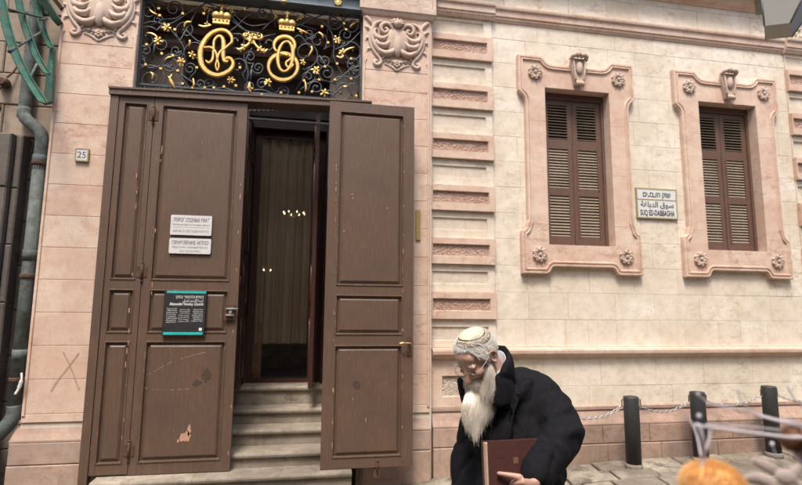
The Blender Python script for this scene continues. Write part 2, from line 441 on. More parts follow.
# window reveals (plain pink returns)
# pilasters ------------------------------------------------
def pilaster(x0, x1, name='pilaster'):
    mb = MB()
    xm = .5*(x0+x1)
    courses(mb, x0, x1, .56, 4.26, -.15, lo=9, hi=10, single=True, phase=.33+.31*4-.006, h=.3085, ch=.0035, gap=.0012, jit=.001)
    mb.tone = .3
    # top slab bearing the carving, a little narrower shaft lip
    mb.box(x0, x1, -.152, -.1, 4.262, 4.96, .003)
    # raised corner fillets with rounded stops under the capital
    for xx, sgn in ((x0+.0, 1), (x1, -1)):
        pts = [(xx, .62), (xx+sgn*.035, .62), (xx+sgn*.035, 4.30), (xx+sgn*.05, 4.36), (xx+sgn*.045, 4.40), (xx+sgn*.02, 4.42), (xx, 4.42)]
        pass
    return mb.build(name, 'pink', bld)
pL = pilaster(-2.54, OP0); pR = pilaster(OP1, 1.29)
def plinth(x0, x1, yf, zb, left_ext=0, right_ext=0, zt=.585, name='plinth'):
    """stacked base: fillet, sloping torus, two courses"""
    mb = MB()
    def prof(pts):
        rings = []
        for xe, s_ in ((x0, -1), (x1, 1)):
            rings.append([(xe+s_*p[2], p[0], p[1]) for p in pts])
        mb.loft(rings, True, True)
    mb.tone = .2
    b = .0
    prof([(yf+.14, zt-.19, 0), (yf-.02, zt-.19, left_ext), (yf-.02, zt-.175, left_ext), (yf+.015, zt-.12, left_ext*.8), (yf+.045, zt-.055, left_ext*.5), (yf+.05, zt-.035, left_ext*.45), (yf+.035, zt-.03, left_ext*.55), (yf+.035, zt, left_ext*.55), (yf+.14, zt, 0)])
    xa, xb = x0-left_ext, x1+left_ext
    courses(mb, xa, xb, zt-.385, zt-.193, yf-.02, h=.192, phase=zt-.385, depth=.25, lo=.42, hi=.8, ch=.006)
    courses(mb, xa-.0, xb+.0, zb-.1, zt-.388, yf-.035, h=.75, phase=zt-.388-.75, depth=.27, lo=.42, hi=.8, ch=.006)
    return mb.build(name, 'pinkdark', bld, loc=None)
plinth(-2.54, OP0-.005, -.17, -.3, .06)
plinth(OP1+.005, 1.29, -.17, -.2, .0)
plinth(1.33, 2.075, -.11, -.12, .0)
plinth(2.09, 6.17, -.09, -.05, .0, zt=.56)
plinth(6.19, 6.93, -.11, .0, .0); plinth(6.95, 8.6, -.16, .0, .0)
# quoins -----------------------------------------------------
def sunk_block(mbm, mbr, x0, x1, z0, z1, y, px0, px1, pz0, pz1, dep=.03):
    """block whose face carries a sunk rough panel"""
    yb = y+.09
    o = [(x0, z0), (x1, z0), (x1, z1), (x0, z1)]; i = [(px0, pz0), (px1, pz0), (px1, pz1), (px0, pz1)]
    A = [mbm.bm.verts.new((a, yb, b)) for a, b in o]; B = [mbm.bm.verts.new((a, y+.003, b)) for a, b in o]
    Cc = [mbm.bm.verts.new((a+(.003 if a == x0 else -.003), y, b+(.003 if b == z0 else -.003))) for a, b in o]
    D = [mbm.bm.verts.new((a, y, b)) for a, b in i]; E = [mbm.bm.verts.new((a+(.006 if a == px0 else -.006), y+dep, b+(.006 if b == pz0 else -.006))) for a, b in i]
    for P, Q in ((A, B), (B, Cc), (Cc, D), (D, E)):
        for k in range(4): mbm.face([P[k], P[(k+1) % 4], Q[(k+1) % 4], Q[k]])
    # rough field as a small displaced grid
    nx, nz = int((px1-px0)/.012), max(4, int((pz1-pz0)/.012)); g = []
    for a in range(nz+1):
        row = []
        for b in range(nx+1):
            xx = px0+.0055+(px1-px0-.011)*b/nx; zz = pz0+.0055+(pz1-pz0-.011)*a/nz
            e = min(b, nx-b, a, nz-a)
            d = noise.noise(Vector((xx*38, z0*7, zz*38)))*.004+noise.noise(Vector((xx*90, z0*7, zz*90)))*.0035
            row.append(mbr.bm.verts.new((xx, y+dep-.004-(d if e else 0), zz)))
        g.append(row)
    for a in range(nz):
        for b in range(nx): mbr.face([g[a][b], g[a][b+1], g[a+1][b+1], g[a+1][b]], True)
def quoin(x0, x1):
    def block(mat, rmat, tone, *a, name='quoin_block', **k):
        p, r = MB(), MB(); p.tone = tone; sunk_block(p, r, *a, **k)
        q = p.build(name, mat, bld); r.build('rough_panel', rmat, q)
    for k in range(6):
        z0 = 1.523+k*.6035; z1 = z0+.295
        block('pink', 'pinkrough', random.random(), x0, x1, z0, z1, -.06, x0+.015, x1-.07, z0+.088, z1-.07)
        if k < 5: block('cream', 'creamrough', random.random()*.6, x0+.005, x1, z1+.002, z0+.6015, -.022, x0+.02, x1-.085, z1+.092, z0+.5265, dep=.026)
    block('cream', 'creamrough', .2, x0+.005, x1, 4.838, 5.08, -.022, x0+.02, x1-.1, 4.88, 5.03, dep=.026)
    block('cream', 'creamrough', .2, x0+.005, x1, 1.23, 1.521, -.022, x0+.02, x1-.085, 1.29, 1.44, dep=.026)
    block('pink', 'creamrough', .6, x0, x1, .588, 1.09, -.05, x0+.12, x1-.12, .70, .92, dep=.03)
quoin(1.33, 2.075); quoin(6.185, 6.93)
pilaster(6.95, 7.72)
# narrow shaft strip between pilaster and quoin
mb = MB(); mb.tone = .5; mb.box(1.292, 1.328, -.05, .05, .6, 5.05); mb.build('return_strip', 'pink', bld)
# string courses ----------------------------------------------
def moulding(segs, prof, name, mat, tone=.3, joint=(.6, 1.1)):
    """profile (y, z) run along x through segments (x0, x1, dy) with mitred returns"""
    mb = MB()
    for x0, x1, dy in segs:
        x = x0
        while x < x1-.01:
            nx = min(x1, x+random.uniform(*joint)); nx = x1 if x1-nx < .25 else nx
            mb.tone = random.random()
            g0 = .0012 if x > x0 else 0; g1 = .0012 if nx < x1 else 0
            mb.loft([[(x+g0, p[0]+dy, p[1]) for p in prof], [(nx-g1, p[0]+dy, p[1]) for p in prof]], True, True); x = nx
    return mb.build(name, mat, bld)
SC = [(.05, 5.075), (-.012, 5.075), (-.02, 5.09), (-.035, 5.105), (-.035, 5.125), (-.05, 5.135), (-.055, 5.20), (-.075, 5.215), (-.08, 5.235), (-.08, 5.25), (-.03, 5.262), (.05, 5.262)]
moulding([(1.385, 2.10, -.045), (2.10, 6.165, 0), (6.165, 6.945, -.045), (6.945, 8.6, 0)], SC, 'string_course', 'pink')
LG = [(.05, 1.09), (-.01, 1.09), (-.02, 1.10), (-.07, 1.135), (-.085, 1.15), (-.09, 1.185), (-.075, 1.19), (-.075, 1.2), (-.03, 1.215), (-.03, 1.228), (.05, 1.235)]
moulding([(1.33, 2.11, -.045), (2.11, 6.165, 0), (6.165, 6.945, -.045), (6.945, 8.6, 0)], LG, 'sill_course', 'pink')
CN = [(.05, 5.62), (-.02, 5.62), (-.03, 5.64), (-.08, 5.66), (-.1, 5.70), (-.12, 5.72), (-.2, 5.74), (-.22, 5.80), (-.22, 5.86), (.05, 5.88)]
moulding([(2.15, 8.6, 0)], CN, 'cornice', 'pink')
moulding([(-2.6, 2.15, -.1)], [(p[0], p[1]+.05) for p in CN], 'cornice', 'pink')
# entablature blocks above the pilasters
def abacus(x0, x1):
    mb = MB(); mb.tone = .2
    pr = [(.0, 4.905, 0), (-.165, 4.905, .0), (-.175, 4.915, .01), (-.19, 4.945, .03), (-.20, 4.955, .04)]
    a, b = x0-.0, x1+.0
    rings = [[(a-e, .0, z), (a-e, y, z), (b+e, y, z), (b+e, .0, z)] for y, z, e in pr[1:]]
    mb.loft([[(p[0], p[1], p[2]) for p in r] for r in rings], True, True)
    r2 = MB()
    sunk_block(mb, r2, a-.045, b+.05, 4.956, 5.28, -.205, a-.01, b+.01, 5.01, 5.24, .02)
    mb.box(a-.045, b+.05, -.114, .0, 4.956, 5.28)
    mb.box(a-.06, b+.07, -.235, .0, 5.283, 5.33)
    o = mb.build('entablature_block', 'carved', bld); r2.build('sunk_panel', 'carved', o)
abacus(-2.56, OP0+.02); abacus(OP1, 1.30)
mb = MB(); mb.tone = .4
mb.box(6.95, 7.72, -.2, 0, 4.965, 5.3); mb.build('entablature_block', 'carved', bld)

# carved capital --------------------------------------------------------------
def carving(xc, zc, s, parent, name='carved_ornament'):
    """acanthus cartouche in relief; local unit = metre, centre of the piece at (xc, zc)"""
    mb = MB(); y = -.152
    def st(pts, r, n=7, fl=.75, lift=0):
        for sg in (1, -1):
            q = catmull([(xc+sg*p[0]*s, y-lift, zc+p[1]*s) for p in pts], 5)
            k = len(q); rr = []
            for i in range(k):
                t = i/(k-1)*(len(r)-1); a = int(min(t, len(r)-2)); rr.append((r[a]+(r[a+1]-r[a])*(t-a))*s)
            mb.tube(q, rr, n, True, True, None)
    # body shield
    mb.sphere((xc, y+.0, zc+.02*s), (.15*s, .055*s, .17*s), 18, 12)
    mb.sphere((xc, y-.02, zc-.04*s), (.06*s, .05*s, .14*s), 12, 10)
    # shell at top with knob
    for k in range(-3, 4):
        a = R(90+k*26); p0 = (xc, y-.02, zc+.20*s)
        mb.tube([p0, (xc+.055*s*math.cos(a), y-.045, zc+.2*s+.055*s*math.sin(a)), (xc+.10*s*math.cos(a), y-.02, zc+.2*s+.085*s*math.sin(a))], [.012*s, .02*s, .009*s], 7)
    mb.sphere((xc, y-.05, zc+.20*s), .045*s, 12, 8)
    # top volutes
    spi = [(.04+0, .13), (.09, .2), (.15, .205), (.185, .165), (.175, .115), (.135, .1), (.11, .13), (.125, .155), (.145, .145)]
    st(spi, [.018, .024, .026, .024, .022, .02, .018, .016, .014], lift=.02)
    # big side acanthus sweeps (three nested leaves each side)
    st([(.17, .24), (.25, .2), (.285, .1), (.27, -.02), (.2, -.12), (.11, -.16), (.03, -.10)], [.012, .022, .028, .032, .034, .03, .012], lift=.012)
    st([(.10, .07), (.17, .02), (.235, .03), (.265, .09), (.245, .14)], [.015, .032, .034, .022, .008], lift=.025)
    st([(.08, .0), (.14, -.055), (.2, -.055), (.235, -.015), (.22, .03)], [.015, .034, .034, .022, .008], lift=.03)
    st([(.03, -.09), (.075, -.135), (.13, -.15), (.19, -.125), (.225, -.075)], [.02, .036, .034, .026, .008], lift=.03)
    # outer stem running down to the lower scrolls
    st([(.30, .16), (.315, .05), (.29, -.07), (.235, -.16), (.19, -.21), (.185, -.26), (.225, -.285), (.255, -.26), (.24, -.235), (.22, -.245)], [.01, .016, .019, .02, .02, .022, .022, .02, .017, .014], lift=.006)
    # corner leaves
    st([(.27, .17), (.31, .23), (.35, .27), (.37, .25)], [.012, .026, .022, .006], lift=.004)
    st([(.29, .1), (.335, .15), (.37, .16)], [.01, .024, .005], lift=.004)
    st([(.3, .02), (.34, .03), (.355, -.01)], [.012, .02, .004])
    st([(.28, -.09), (.325, -.1), (.34, -.14)], [.012, .018, .004])
    # lattice pendant with flower
    st([(.0, -.20), (.06, -.225), (.12, -.21), (.16, -.24)], [.012, .014, .014, .01])
    st([(.0, -.33), (.05, -.295), (.1, -.27), (.14, -.26)], [.014, .016, .012, .01])
    st([(.02, -.21), (.06, -.25), (.09, -.285)], [.01, .012, .01])
    for a in range(6):
        t = R(a*60+30); mb.sphere((xc+.028*s*math.cos(t), y-.014, zc-.255*s+.028*s*math.sin(t)), (.017*s, .014*s, .017*s), 8, 6)
    mb.sphere((xc, y-.02, zc-.255*s), .014*s, 8, 6)
    # leaf serrations along the sweeps
    random.seed(5)
    for sg in (1, -1):
        for i in range(13):
            t = i/12; a = R(75-t*175); rx, rz_ = .285+.01*math.sin(i*2), .245
            px_, pz_ = sg*rx*math.cos(a), rz_*math.sin(a)-.0
            mb.sphere((xc+px_*s, y-.004, zc+pz_*s+.01), (.024*s, .022*s, .015*s), 8, 6, (Vector((math.cos(a)*sg, 0, math.sin(a))), Vector((0, 1, 0)), Vector((-math.sin(a)*sg, 0, math.cos(a)))))
        for (ax_, az_, nn, r0) in ((.21, .055, 6, .06), (.185, -.03, 6, .06), (.14, -.13, 6, .055)):
            for i in range(nn):
                t = R(200+i*32) if sg > 0 else R(340-i*32)
                mb.sphere((xc+sg*ax_*s+r0*s*math.cos(t), y-.03, zc+az_*s+r0*s*.6*math.sin(t)), (.016*s, .016*s, .013*s), 7, 5)
    return mb.build(name, 'carved', parent)
carving(-2.175, 4.63, 1.0, pL); carving(.905, 4.60, 1.0, pR)
# little stop mouldings beside the capitals
for par, xx, sg in ((pL, -2.54, 1), (pL, OP0, -1), (pR, OP1, 1), (pR, 1.29, -1)):
    mb = MB(); mb.tone = .4
    q = [(xx+sg*.005, .62), (xx+sg*.03, .62), (xx+sg*.03, 4.32), (xx+sg*.038, 4.36), (xx+sg*.05, 4.375), (xx+sg*.04, 4.405), (xx+sg*.005, 4.41)]
    mb.prism(q, -.162, -.14, .004); mb.build('edge_fillet', 'pink', par)

# windows ----------------------------------------------------------------------
def flower(xc, zc, y, parent, r=.088):
    mb = MB(); mb.tone = .3
    mb.lathe((xc, y, zc), [(r*.9, -.005), (r*.9, .004), (r*.2, .012)], 20, 'y')
    for k in range(9):
        a = 2*math.pi*k/9; u = Vector((math.cos(a), 0, math.sin(a))); w = Vector((-math.sin(a), 0, math.cos(a))); c = Vector((xc, y-.012, zc))
        for s_ in (-1, 1):   # each petal is two lobes with a crease
            mb.sphere(c+u*r*.64+w*(s_*r*.13), (r*.36, .022, r*.15), 8, 6, (u, Vector((0, 1, 0)), w))
        mb.sphere(c+u*r*.93-Vector((0, .006, 0)), (r*.11, .016, r*.16), 7, 5, (u, Vector((0, 1, 0)), w))
    for k in range(7):
        a = 2*math.pi*k/7; mb.sphere((xc+r*.16*math.cos(a), y-.034, zc+r*.16*math.sin(a)), r*.09, 6, 5)
    mb.sphere((xc, y-.03, zc), (r*.2, .016, r*.2), 10, 7)
    return mb.build('rosette', 'carved', parent)
def window(xc):
    # outline (x offset, z) of the surround, one half, counterclockwise from bottom centre
    half = [(0, 2.125), (.36, 2.125)] + arc(.36, 2.085, .04, 90, 20, 4)[1:] + [(.425, 2.055), (.46, 2.04), (.757, 2.04), (.757, 2.50)] \
        + [(.752, 2.53), (.72, 2.545), (.70, 2.565), (.69, 2.60), (.672, 2.66), (.672, 4.07), (.68, 4.12), (.70, 4.16), (.735, 4.19), (.757, 4.22), (.757, 4.665), (.46, 4.665)] \
        + [(.43, 4.64), (.40, 4.60), (.36, 4.575), (.30, 4.568), (.18, 4.568), (0, 4.568)]
    out = [(xc+x, z) for x, z in half] + [(xc-x, z) for x, z in reversed(half[1:-1])]
    mb = MB(); mb.tone = .25; Y = -.07
    L = [(out, .03), (out, Y+.012), (inset(out, .008), Y), (inset(out, .028), Y), (inset(out, .034), Y+.014), (inset(out, .042), Y-.002), (inset(out, .056), Y-.004), (inset(out, .066), Y+.016)]
    vr = mb.loft([[(x, y, z) for x, z in o] for o, y in L])
    h = [(xc-.42, 2.38), (xc+.42, 2.38), (xc+.42, 4.28), (xc-.42, 4.28)]
    H = [mb.bm.verts.new((x, Y+.016, z)) for x, z in h]; mb.fill([vr[-1], H])
    Hb = [mb.bm.verts.new((x, .2, z)) for x, z in h]
    for k in range(4): mb.face([H[k], H[(k+1) % 4], Hb[(k+1) % 4], Hb[k]])
    w = mb.build('window', 'pink', bld)
    # joint lines of the surround blocks: thin mortar strips, 2 mm proud
    jm = MB()
    for z in (2.62, 3.24, 3.86):
        for s_ in (-1, 1):
            x0, x1 = sorted((xc+s_*.421, xc+s_*.605)); jm.box(x0, x1, Y+.0145, Y+.03, z, z+.003)
    for s_ in (-1, 1): jm.box(xc+s_*.25-.0015, xc+s_*.25+.0015, Y+.0145, Y+.03, 2.195, 2.378)
    jm.build('mortar_joint', 'joint', w)
    for fx, fz in ((-.545, 4.455), (.545, 4.455), (-.545, 2.262), (.545, 2.262)): flower(xc+fx, fz, Y+.014, w)
    # keystone cartouche
    mb = MB(); mb.tone = .1
    sh = [(-.085, 4.66), (-.095, 4.58), (-.08, 4.48), (-.06, 4.38), (-.05, 4.33), (.05, 4.33), (.06, 4.38), (.08, 4.48), (.095, 4.58), (.085, 4.66)]
    mb.prism([(xc+a, b) for a, b in sh], Y-.045, Y+.02, .01)
    mb.sphere((xc, Y-.05, 4.53), (.046, .035, .085), 14, 10)
    for s_ in (-1, 1):
        mb.tube(catmull([(xc+s_*.05, Y-.05, 4.37), (xc+s_*.062, Y-.06, 4.46), (xc+s_*.07, Y-.06, 4.56), (xc+s_*.075, Y-.05, 4.64), (xc+s_*.10, Y-.04, 4.67), (xc+s_*.112, Y-.04, 4.65), (xc+s_*.10, Y-.04, 4.635)], 4), .013, 8)
        mb.tube([(xc+s_*.01, Y-.08, 4.67), (xc+s_*.05, Y-.085, 4.685), (xc+s_*.095, Y-.07, 4.665), (xc+s_*.105, Y-.055, 4.64)], [.03, .034, .026, .01], 10)
        for k in (0, 1): mb.tube([(xc+s_*(.012+.026*k), Y-.05, 4.37), (xc+s_*(.014+.026*k), Y-.075, 4.325), (xc+s_*(.015+.026*k), Y-.055, 4.295)], [.008, .014, .006], 7)
    mb.sphere((xc, Y-.07, 4.705), (.055, .03, .022), 12, 8)
    mb.build('cartouche', 'carved', w)
    # shutters
    ys = .10
    fr = MB()
    x0, x1, z0, z1 = xc-.418, xc+.418, 2.383, 4.277
    fr.box(x0, x0+.035, ys-.02, ys+.04, z0, z1); fr.box(x1-.035, x1, ys-.02, ys+.04, z0, z1); fr.box(x0+.035, x1-.035, ys-.02, ys+.04, z1-.075, z1); fr.box(x0+.035, x1-.035, ys-.02, ys+.04, z0, z0+.02)
    fr.build('shutter_frame', 'shutter', w, bevel=.003)
    zr = [(2.50, 3.0), (3.09, 3.58), (3.70, 4.135)]
    for s_, (a, b) in ((-1, (x0+.037, xc-.003)), (1, (xc+.003, x1-.037))):
        lf = MB(); st_ = .062
        lf.box(a, a+st_, ys, ys+.035, z0+.022, z1-.078); lf.box(b-st_, b, ys, ys+.035, z0+.022, z1-.078)
        zz = [z0+.022]+[q for r_ in zr for q in r_]+[z1-.078]
        for k in range(0, len(zz), 2): lf.box(a+st_+.0005, b-st_-.0005, ys+.001, ys+.034, zz[k], zz[k+1])
        if s_ == 1: lf.box(a-.012, a+.02, ys-.012, ys-.0005, z0+.03, 3.62)
        if s_ == 1:
            for q in zr[:2]:   # raised bead round the lower louvres
                lf.box(a+st_-.016, a+st_-.002, ys-.006, ys-.0005, q[0]-.014, q[1]+.014); lf.box(b-st_+.002, b-st_+.016, ys-.006, ys-.0005, q[0]-.014, q[1]+.014)
        leaf = lf.build('shutter', 'shutter', w, bevel=.0025)
        sm = MB(); mb_d = MB()
        for i, (c0, c1) in enumerate(zr):
            n = int(round((c1-c0)/.036)); op = 50 if i < 2 else (14 if s_ > 0 else 20)
            for k in range(n):
                zc = c0+(k+.5)*(c1-c0)/n; an = R(op+random.uniform(-5, 5)); sm.tone = random.random()
                sm.obox((.5*(a+b), ys+.018, zc), Vector((1, 0, 0)), Vector((0, math.cos(an), -math.sin(an)*-1)), Vector((0, -math.sin(an), math.cos(an))), (b-a)/2-st_, .021, .0045)
        # the boards above are tilted so that their lit faces look outward and down
        sm.build('louver', 'louver', leaf)
    dk = MB(); dk.box(x0, x1, ys+.06, ys+.07, z0, z1); dk.build('shade_backing', 'black_in', w)  # near-black sheet in place of the shade behind the louvres
    return w
random.seed(21)
for c in XW: window(c)
# far-right carved panel above the string course
mb = MB(); mb.tone = .4
mb.box(6.22, 6.93, -.05, .0, 5.27, 5.9, .004)
cap = mb.build('quoin_capital', 'cream', bld)
mb = MB(); random.seed(9)
for k in range(70):
    x, z = random.uniform(6.27, 6.9), random.uniform(5.3, 5.75); a = random.uniform(0, 6.28)
    mb.tube(catmull([(x, -.05, z), (x+.03*math.cos(a), -.07, z+.03*math.sin(a)), (x+.045*math.cos(a+.8), -.06, z+.045*math.sin(a+.8))], 3), [.008]*3+[.014]*2+[.005]*2, 6)
mb.build('carved_foliage', 'cream', cap)

# ------------------------------------------------------------------ the portal
mb = MB()   # portal side walls, soffit and the inner wall round the inner doorway
IY = .78; ix0 = at(247, 300, IY).x; ix1 = at(322, 300, IY).x; izt = at(285, 126, IY).z
mb.box(OP0-.14, OP0, .012, IY+.3, -.4, 5.1); mb.box(OP1, OP1+.14, .012, IY+.3, -.4, 5.1)
mb.box(OP0, OP1, .02, IY+.3, 4.9, 5.018)
mb.box(OP0, ix0-.1, IY, IY+.28, -.4, 4.9); mb.box(ix1+.06, OP1, IY, IY+.28, -.4, 4.9)
mb.box(ix0-.1, ix1+.06, IY+.06, IY+.28, izt+.62, 4.9)
mb.box(OP0+.003, at(184, 60, .25).x, .25, .40, 3.0, 4.898); mb.box(at(331, 60, .25).x, OP1-.003, .25, .40, 3.0, 4.898)
mb.build('portal_wall', 'tanstone', bld)
mb = MB()
for z in (4.15, 4.33, 4.52, 4.7): mb.box(OP0+.003, OP1-.003, .16, .22, z+.12, z+.19) if z > 4.3 else mb.box(ix0-.55, ix1+.05, IY-.05, IY-.001, z, z+.07)
mb.build('transom_beam', 'rust', bld)
# stair
stair = empty('stair', (-.6, 0, -.2)); stair.parent = bld; stair.location = Vector((-.6, 0, -.2))-bld.location
zs = [.112, .25, .405, .555, .75]; yn = [-.51, -.275, .0, .28, .56]
for k in range(5):
    mb = MB(); mb.tone = [.1, .6, .3, .7, .2][k]
    x0, x1 = (at(89, 478, -.51).x, at(352, 474, -.51).x) if k == 0 else (OP0+.002, OP1-.002)
    zb = zs[k-1]+.001 if k else -.4; ye = .1 if k == 0 else (yn[k]+.30 if k < 4 else 1.5)
    n = yn[k]; zt = zs[k]
    prof = [(ye, zb), (n+.035, zb), (n+.035, zt-.055), (n+.02, zt-.05), (n+.004, zt-.04), (n, zt-.022), (n+.006, zt-.008), (n+.02, zt), (ye, zt+.002)]
    if k == 4: x0, x1 = ix0-.12, ix1+.08
    cuts = [x0, x0+(x1-x0)*(.37+.1*(k % 3)), x1] if k != 4 else [x0, x1]
    for a, b in zip(cuts, cuts[1:]):
        mb.tone = random.random(); mb.loft([[(a+.001, p[0], p[1]) for p in prof], [(b-.001, p[0], p[1]) for p in prof]], True, True)
    mb.build('step', 'step', stair)

# doors --------------------------------------------------------------
def panel_leaf(name, x0, x1, z0, z1, y, panels, parent, th=.05, mat='door'):
    """framed leaf; panels = (px0, px1, pz0, pz1)"""
    mb = MB()
    px0 = min(p[0] for p in panels); px1 = max(p[1] for p in panels)
    mb.box(x0, px0, y, y+th, z0, z1); mb.box(px1, x1, y, y+th, z0, z1)
    zz = [z0]+sorted(q for p in panels for q in p[2:])+[z1]
    for k in range(0, len(zz), 2): mb.box(px0+.0004, px1-.0004, y+.0012, y+th-.001, zz[k], zz[k+1])
    leaf = mb.build(name, mat, parent, bevel=.0025)
    for (a, b, c, d) in panels:
        p = MB()
        # fielded panel: bolection lip, sunk channel, raised field
        rr = [(a, b, c, d, y+th*.8), (a, b, c, d, y-.001), (a+.003, b-.003, c+.003, d-.003, y-.006), (a+.010, b-.010, c+.010, d-.010, y-.006), (a+.016, b-.016, c+.016, d-.016, y+.022), (a+.024, b-.024, c+.024, d-.024, y+.024), (a+.052, b-.052, c+.052, d-.052, y+.004), (a+.055, b-.055, c+.055, d-.055, y+.004)]
        vr = p.loft([[(u[0], u[4], u[2]), (u[1], u[4], u[2]), (u[1], u[4], u[3]), (u[0], u[4], u[3])] for u in rr], True, True)
        p.tone = 9.0      # worn paint along the bead, in the panel's own mesh
        for (ua, va, ub, vb) in ((a, c, b, c), (a, d, b, d), (a, c, a, d), (b, c, b, d)):
            L = math.hypot(ub-ua, vb-va); t = random.uniform(0, .2)
            while t < L:
                l_ = random.uniform(.01, .09); e = min(L, t+l_)
                if random.random() < .5:
                    w_ = random.uniform(.0012, .0034); du, dv = (ub-ua)/L, (vb-va)/L; cx_, cz_ = (1 if ua == ub == a else -1 if ua == ub else 0)*.006, (1 if va == vb == c else -1 if va == vb else 0)*.006
                    n_ = 5; up_, lo_ = [], []
                    for q in range(n_+1):
                        tt = t+(e-t)*q/n_; ww = w_*(random.uniform(.3, 1) if 0 < q < n_ else .1)
                        up_.append((ua+du*tt-dv*ww+cx_, y-.0072, va+dv*tt+du*ww+cz_)); lo_.append((ua+du*tt+dv*ww+cx_, y-.0072, va+dv*tt-du*ww+cz_))
                    for q in range(n_): p.pf([lo_[q], lo_[q+1], up_[q+1], up_[q]])
                t = e+random.uniform(.02, .22)
        p.tone = 0
        po = p.build('panel', mat, leaf); po.data.materials.append(M['scuff'])
        at_ = po.data.attributes['tone'].data
        for f_ in po.data.polygons:
            if at_[f_.index].value > 5: f_.material_index = 1
    return leaf
YD = -.34
def X(px, py): return at(px, py, YD).x
def Z(px, py): return at(px, py, YD).z
lx0 = -1.945; zt = 3.667
fr = MB()
fr.box(lx0, lx0+.075, YD-.012, YD+.065, -.25, zt)
def slant(x0, x1, y0, y1, z0, z1):
    g = lambda x: (x-lx0)*.024
    fr.loft([[(x, y1, z0+g(x)), (x, y1, z1+g(x)), (x, y0, z1+g(x)), (x, y0, z0+g(x))] for x in (x0, x1)], True, True)
slant(lx0-.012, .60, YD-.03, YD+.065, zt, zt+.055)
slant(lx0-.016, .607, YD-.042, YD+.065, zt+.0555, zt+.073)
fr.box(lx0+.004, lx0+.03, YD+.066, -.236, -.25, zt-.002); fr.box(.555, .585, YD+.066, -.236, -.1, zt+.05)
slant(lx0+.004, .585, YD+.066, -.155, zt+.002, zt+.03)
dfr = fr.build('door_frame', 'door', bld, bevel=.004)
xj = .5*(X(152, 132)+X(128, 470)); xr = -.660
nA = (lx0+.125, xj-.055)
wA = (xj+.075, xr-.09)
ZP = [(Z(195, 461), Z(195, 341)), (Z(195, 333), Z(195, 290)), (Z(195, 281), Z(195, 107))]
door1 = panel_leaf('door', lx0+.078, xj-.003, .128, zt+.006, YD, [(nA[0], nA[1], a, b) for a, b in ZP], bld)
door2 = panel_leaf('door', xj+.003, xr, .120, zt+.022, YD, [(wA[0], wA[1], a, b) for a, b in ZP], bld)
YD2 = -.42
def X2(px, py): return at(px, py, YD2).x
def Z2(px, py): return at(px, py, YD2).z
r0, r1 = X2(325, 290), X2(413.5, 290)
q0, q1 = X2(338, 200)+.0, X2(403.5, 200)
ZR = [(Z2(370, 457), Z2(370, 345)), (Z2(370, 335), Z2(370, 295)), (Z2(370, 286), Z2(370, 113))]
door3 = panel_leaf('door', r0, r1, .118, Z2(370, 104), YD2, [(q0, q1, a, b) for a, b in ZR], bld)
# folded companion leaf behind the right one, hinged on the wall
db = panel_leaf('door', r1-.42, r1-.012, .128, Z2(370, 104)-.01, YD2+.062, [(r1-.36, r1-.08, a, b) for a, b in ZR], bld, th=.045)
def hinge(z, x, y, parent):
    mb = MB(); mb.tube([(x, y-.012, z-.075), (x, y-.012, z+.075)], .011, 10)
    mb.sphere((x, y-.012, z+.085), .013, 8, 6); mb.sphere((x, y-.012, z-.085), .013, 8, 6)
    mb.box(x-.045, x-.004, y-.005, y+.004, z-.05, z+.05); mb.box(x+.004, x+.045, y-.005, y+.004, z-.05, z+.05)
    mb.build('hinge', 'rust', parent, bevel=.001)
for py in (115, 272, 450): hinge(Z(145, py), xj, YD, door2)
# latch on the wide leaf, lever handle on the right leaf
mb = MB(); lz = Z(229, 312); mb.box(xr-.12, xr-.02, YD-.03, YD-.0005, lz-.075, lz+.065); mb.build('latch', 'rust', door2, bevel=.006)
mb = MB(); mb.tube([(xr-.10, YD-.045, lz+.03), (xr+.01, YD-.045, lz+.03)], .009, 8); mb.tube([(xr-.1, YD-.045, lz-.03), (xr-.03, YD-.045, lz-.03)], .009, 8)
mb.tube([(xr-.06, YD-.03, lz), (xr-.06, YD-.05, lz)], .016, 10); mb.build('bolt', 'lampmetal', door2)
mb = MB(); hz = Z2(403, 343); hx = r1-.045; mb.box(hx-.02, hx+.02, YD2-.012, YD2-.0005, hz-.12, hz+.06); pl = mb.build('lock_plate', 'rust', door3, bevel=.004)
mb = MB(); mb.tube([(hx, YD2-.01, hz), (hx, YD2-.06, hz)], .009, 8); mb.tube(catmull([(hx+.012, YD2-.06, hz), (hx-.03, YD2-.062, hz+.002), (hx-.085, YD2-.06, hz), (hx-.105, YD2-.05, hz-.004)]), [.008]*9+[.012]*10, 10); mb.build('door_handle', 'brass', door3)
mb = MB(); bx = X2(377, 465); bz = .118
mb.box(bx-.03, bx+.03, YD2+.01, YD2+.04, bz-.1, bz-.003); mb.tube([(bx, YD2-.012, bz-.04), (bx, YD2-.012, bz+.06)], .009, 8); mb.sphere((bx, YD2-.014, bz+.065), .014, 8, 6)
mb.build('floor_bolt', 'rust', door3)
